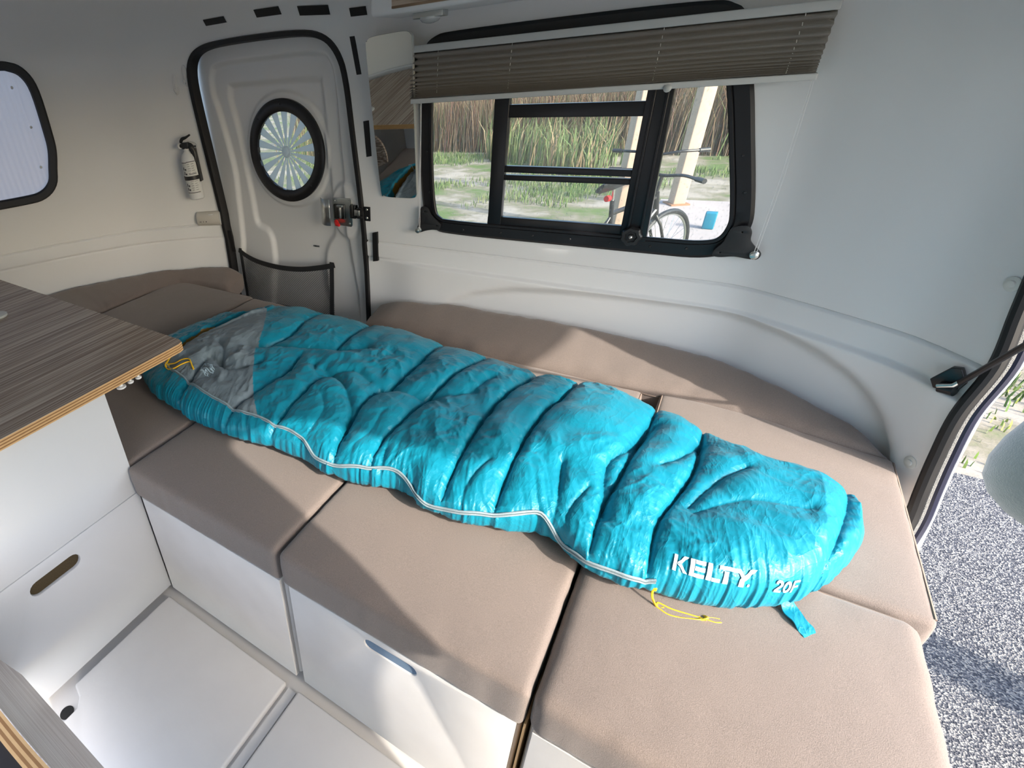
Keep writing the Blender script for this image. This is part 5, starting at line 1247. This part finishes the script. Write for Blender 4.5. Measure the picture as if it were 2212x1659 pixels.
def bike(x, y, rz, label, frame, sc_=1.0):
    t = empty('bicycle', label, 'bicycle', 'bicycles parked outside the window', (x, y, GZ + .02)); t.rotation_euler.z = rz
    TY = BLACKP
    for cx_ in (-.52, .52):
        P = [(cx_ + .33 * math.cos(a), 0, .345 + .33 * math.sin(a)) for a in np.linspace(0, 2 * pi, 40, endpoint=False)]
        m_ = MB(); m_.tube(P, .019, 8, True); wo = m_.build('wheel', TY, t)
        m_ = MB(); m_.tube([(cx_ + .305 * math.cos(a), 0, .345 + .305 * math.sin(a)) for a in np.linspace(0, 2 * pi, 40, endpoint=False)], .009, 6, True); m_.build('rim', SILV, wo)
        m_ = MB()
        for k in range(24):
            a = 2 * pi * k / 24; m_.tube([(cx_, .025 * (-1) ** k, .345), (cx_ + .30 * math.cos(a), 0, .345 + .30 * math.sin(a))], .0016, 4)
        o = m_.build('spokes', SILV, wo); o['kind'] = 'stuff'
        m_ = MB(); m_.tube([(cx_, -.04, .345), (cx_, .04, .345)], .022, 10); m_.build('hub', SILV, wo)
    m_ = MB()
    for a, b_, r_ in (((.30,0,.82),(-.18,0,.78),.018), ((.33,0,.72),(-.10,0,.30),.020), ((-.20,0,.88),(-.10,0,.30),.016), ((-.10,0,.30),(-.52,.04,.345),.010), ((-.18,0,.76),(-.52,.04,.345),.009), ((-.10,0,.30),(-.52,-.04,.345),.010), ((-.18,0,.76),(-.52,-.04,.345),.009), ((.29,0,.86),(.35,0,.68),.022)): m_.tube([a, b_], r_, 10)
    m_.build('frame', frame, t)
    m_ = MB(); m_.tube([(.35,0,.68),(.37,.05,.60),(.52,.05,.345)], .011, 8); m_.tube([(.35,0,.68),(.37,-.05,.60),(.52,-.05,.345)], .011, 8); m_.build('fork', frame, t)
    m_ = MB(); m_.tube([(.29,0,.86),(.31,0,.97)], .014, 8); m_.tube(crom([(.24,-.30,1.0),(.30,-.16,1.0),(.31,0,.98),(.30,.16,1.0),(.24,.30,1.0)], 4), .012, 8); hb = m_.build('handlebar', BLACKM, t)
    for s_ in (-1, 1): m_ = MB(); m_.tube([(.24, s_ * .30, 1.0), (.20, s_ * .38, 1.0)], .018, 8); m_.build('grip', BLACKP, hb)
    m_ = MB(); m_.tube([(-.20,0,.88),(-.21,0,.96)], .012, 8); m_.build('seat_post', SILV, t)
    m_ = MB(); m_.tube([(-.36,0,.985),(-.30,0,.99),(-.20,0,.985),(-.08,0,.985),(-.04,0,.975)], [.045,.075,.055,.026,.015], 12, flat=.35); 
    o = m_.build('saddle', BLACKP, t)
    m_ = MB(); m_.tube([(-.24,0,.90),(-.27,0,.90)], .022, 10); m_.build('tail_light', RED, t)['label'] = 'red tail light'
    m_ = MB(); m_.tube([(-.10,-.055,.30),(-.10,-.065,.30)], .09, 20); m_.tube([(-.10,-.10,.30),(-.06,-.10,.14)], .010, 6); m_.tube([(-.10,.10,.30),(-.14,.10,.46)], .010, 6); m_.build('crank', BLACKM, t)
    return t
bike(.66, 5.6, math.radians(-82), 'dark bicycle seen front on beside the post outside', mat('bike_silver', (.25, .27, .28), .3, metal=.6))
bike(.70, 4.05, math.radians(62), 'black bicycle with red tail light, saddle showing above the sill', mat('bike_black', (.02, .02, .022), .3))

# vegetation ------------------------------------------------------
def blades(name, N, xr, yr, hr, wr_b, lean_, cols, dens=None, curve=.25):
    x = RS.uniform(*xr, N); y = RS.uniform(*yr, N)
    if dens is not None:
        k = dens(x, y) > RS.rand(N); x, y = x[k], y[k]; N = len(x)
    h = RS.uniform(*hr, N) * (.7 + .6 * fbm(x * 1.3, y * 1.3, 2)); wd = RS.uniform(*wr_b, N); an = RS.uniform(0, 2 * pi, N); ln = RS.uniform(0, lean_, N); la = RS.uniform(0, 2 * pi, N)
    dx, dy = np.cos(an) * wd, np.sin(an) * wd; lx, ly = np.cos(la) * ln * h, np.sin(la) * ln * h; z0 = GZ - .03
    V = np.stack([np.stack([x - dx, y - dy, 0 * x + z0], -1), np.stack([x + dx, y + dy, 0 * x + z0], -1),
                  np.stack([x + lx * .35 + dx * .8, y + ly * .35 + dy * .8, z0 + h * .6], -1), np.stack([x + lx * .35 - dx * .8, y + ly * .35 - dy * .8, z0 + h * .6], -1), np.stack([x + lx, y + ly, z0 + h * (1 - ln * curve)], -1)], 1)
    i = np.arange(N) * 5
    me = bpy.data.meshes.new(name); me.vertices.add(N * 5); me.vertices.foreach_set('co', V.reshape(-1).astype(np.float32))
    q = np.stack([i, i + 1, i + 2, i + 3], -1); t = np.stack([i + 3, i + 2, i + 4], -1)
    L = np.concatenate([q.ravel(), t.ravel()]).astype(np.int32); me.loops.add(len(L)); me.loops.foreach_set('vertex_index', L)
    me.polygons.add(2 * N); me.polygons.foreach_set('loop_start', np.concatenate([np.arange(N) * 4, 4 * N + np.arange(N) * 3]).astype(np.int32)); me.polygons.foreach_set('loop_total', np.concatenate([np.full(N, 4), np.full(N, 3)]).astype(np.int32))
    mi = RS.randint(0, len(cols), N); me.polygons.foreach_set('material_index', np.concatenate([mi, mi]).astype(np.int32))
    for k, c_ in enumerate(cols): me.materials.append(mat('%s_%d' % (name, k), c_, .7))
    me.update(calc_edges=True); o = bpy.data.objects.new(name, me); C.objects.link(o); return o
pathd = lambda x, y: np.where((x > .55) & (y < 8.3) & (y > 5), 0, sm(fbm(x * .9 + 4, y * .9, 3), .36, .52))
tag(blades('meadow_grass', 90000, (-7, 6), (3.2, 11.5), (.04, .13), (.003, .007), .5, [(.10, .17, .045), (.15, .22, .075), (.22, .24, .11), (.07, .12, .035)], pathd), 'short green meadow grass growing outside beyond the window', 'grass', kind='stuff')
tag(blades('roadside_grass', 9000, (1.5, 6), (2.72, 6), (.02, .06), (.003, .006), .6, [(.16, .26, .05), (.30, .34, .08), (.12, .19, .04)], lambda x, y: sm(fbm(x * 1.6, y * 2.4, 3), .40, .5) + (y < 2.95) * .8), 'sparse grass tufts along the asphalt edge past the hatch', 'grass', kind='stuff')
tag(blades('dry_reeds', 52000, (-9, 7), (11.8, 15), (.6, 1.75), (.003, .008), .35, [(.24, .17, .10), (.30, .22, .14), (.17, .10, .065), (.11, .14, .06), (.15, .075, .06), (.20, .15, .11)]), 'tall dry tan and russet reeds at the back of the meadow', 'reeds', kind='stuff')
tag(blades('tall_weeds', 7000, (-9, 3), (9.6, 11.7), (.3, 1.0), (.006, .014), .5, [(.11, .17, .06), (.15, .19, .075), (.27, .20, .12)], lambda x, y: sm(fbm(x * .8, y * .8, 2), .38, .5)), 'knee-high green weeds in front of the dry reeds', 'weeds', kind='stuff')
def bush(x, y, r, hh, col, label, seed, nm='shrub', cat='shrub'):
    rs = np.random.RandomState(seed); n = 2600; t = empty(nm, label, cat, 'shrubs behind the reeds', (x, y, GZ))
    d = rs.randn(n, 3); d /= np.linalg.norm(d, axis=1, keepdims=True); rad = rs.uniform(.6, 1.05, n)[:, None] * (1 + .3 * (fbm(d[:, 0] * 3 + 5 + seed, d[:, 2] * 3 + 5, 3) - .4))[:, None] ; P = d * rad * np.array([r, r, hh / 2]) + np.array([0, 0, hh / 2])
    a = rs.randn(n, 3) * .085; b_ = rs.randn(n, 3) * .085; V = np.stack([P, P + a, P + a + b_, P + b_], 1).reshape(-1, 3)
    me = bpy.data.meshes.new('foliage'); me.from_pydata([tuple(q) for q in V.tolist()], [], [(4 * i, 4 * i + 1, 4 * i + 2, 4 * i + 3) for i in range(n)]); me.materials.append(mat('leaf_%d' % seed, col, .8, noise=(3, .7, tuple(c_ * .5 for c_ in col)))); o = bpy.data.objects.new('foliage', me); C.objects.link(o); o.parent = t
    m_ = MB(); m_.tube([(0, 0, 0), (.05, 0, hh * .4), (.1, .05, hh * .7)], [.07, .05, .02], 8); m_.build('stem', mat('bark', (.10, .07, .05), .9), t)
for i, (x, y, r, hh, col, lb) in enumerate(((-7.5, 17.2, 1.5, 3.6, (.17, .10, .07), 'russet shrub behind the reeds at far left of the window'), (-4.2, 17.3, 1.5, 3.3, (.11, .12, .06), 'dark olive shrub behind the reeds, left pane'), (-1.1, 17.0, 1.5, 3.4, (.15, .09, .07), 'reddish brown shrub behind the reeds, middle pane'),
        (2.0, 17.3, 1.5, 3.6, (.09, .12, .05), 'green shrub behind the near post'), (5.1, 17.0, 1.5, 3.4, (.13, .11, .06), 'brown-green shrub behind the reeds, right pane'), (8.2, 17.5, 1.5, 4.0, (.08, .12, .04), 'large green shrub at far right beyond the concrete pad'), (11.4, 17, 1.6, 4.0, (.09, .12, .05), 'green shrub farthest right past the pad'))):
    bush(x, y, r, hh, col, lb, 10 + i)
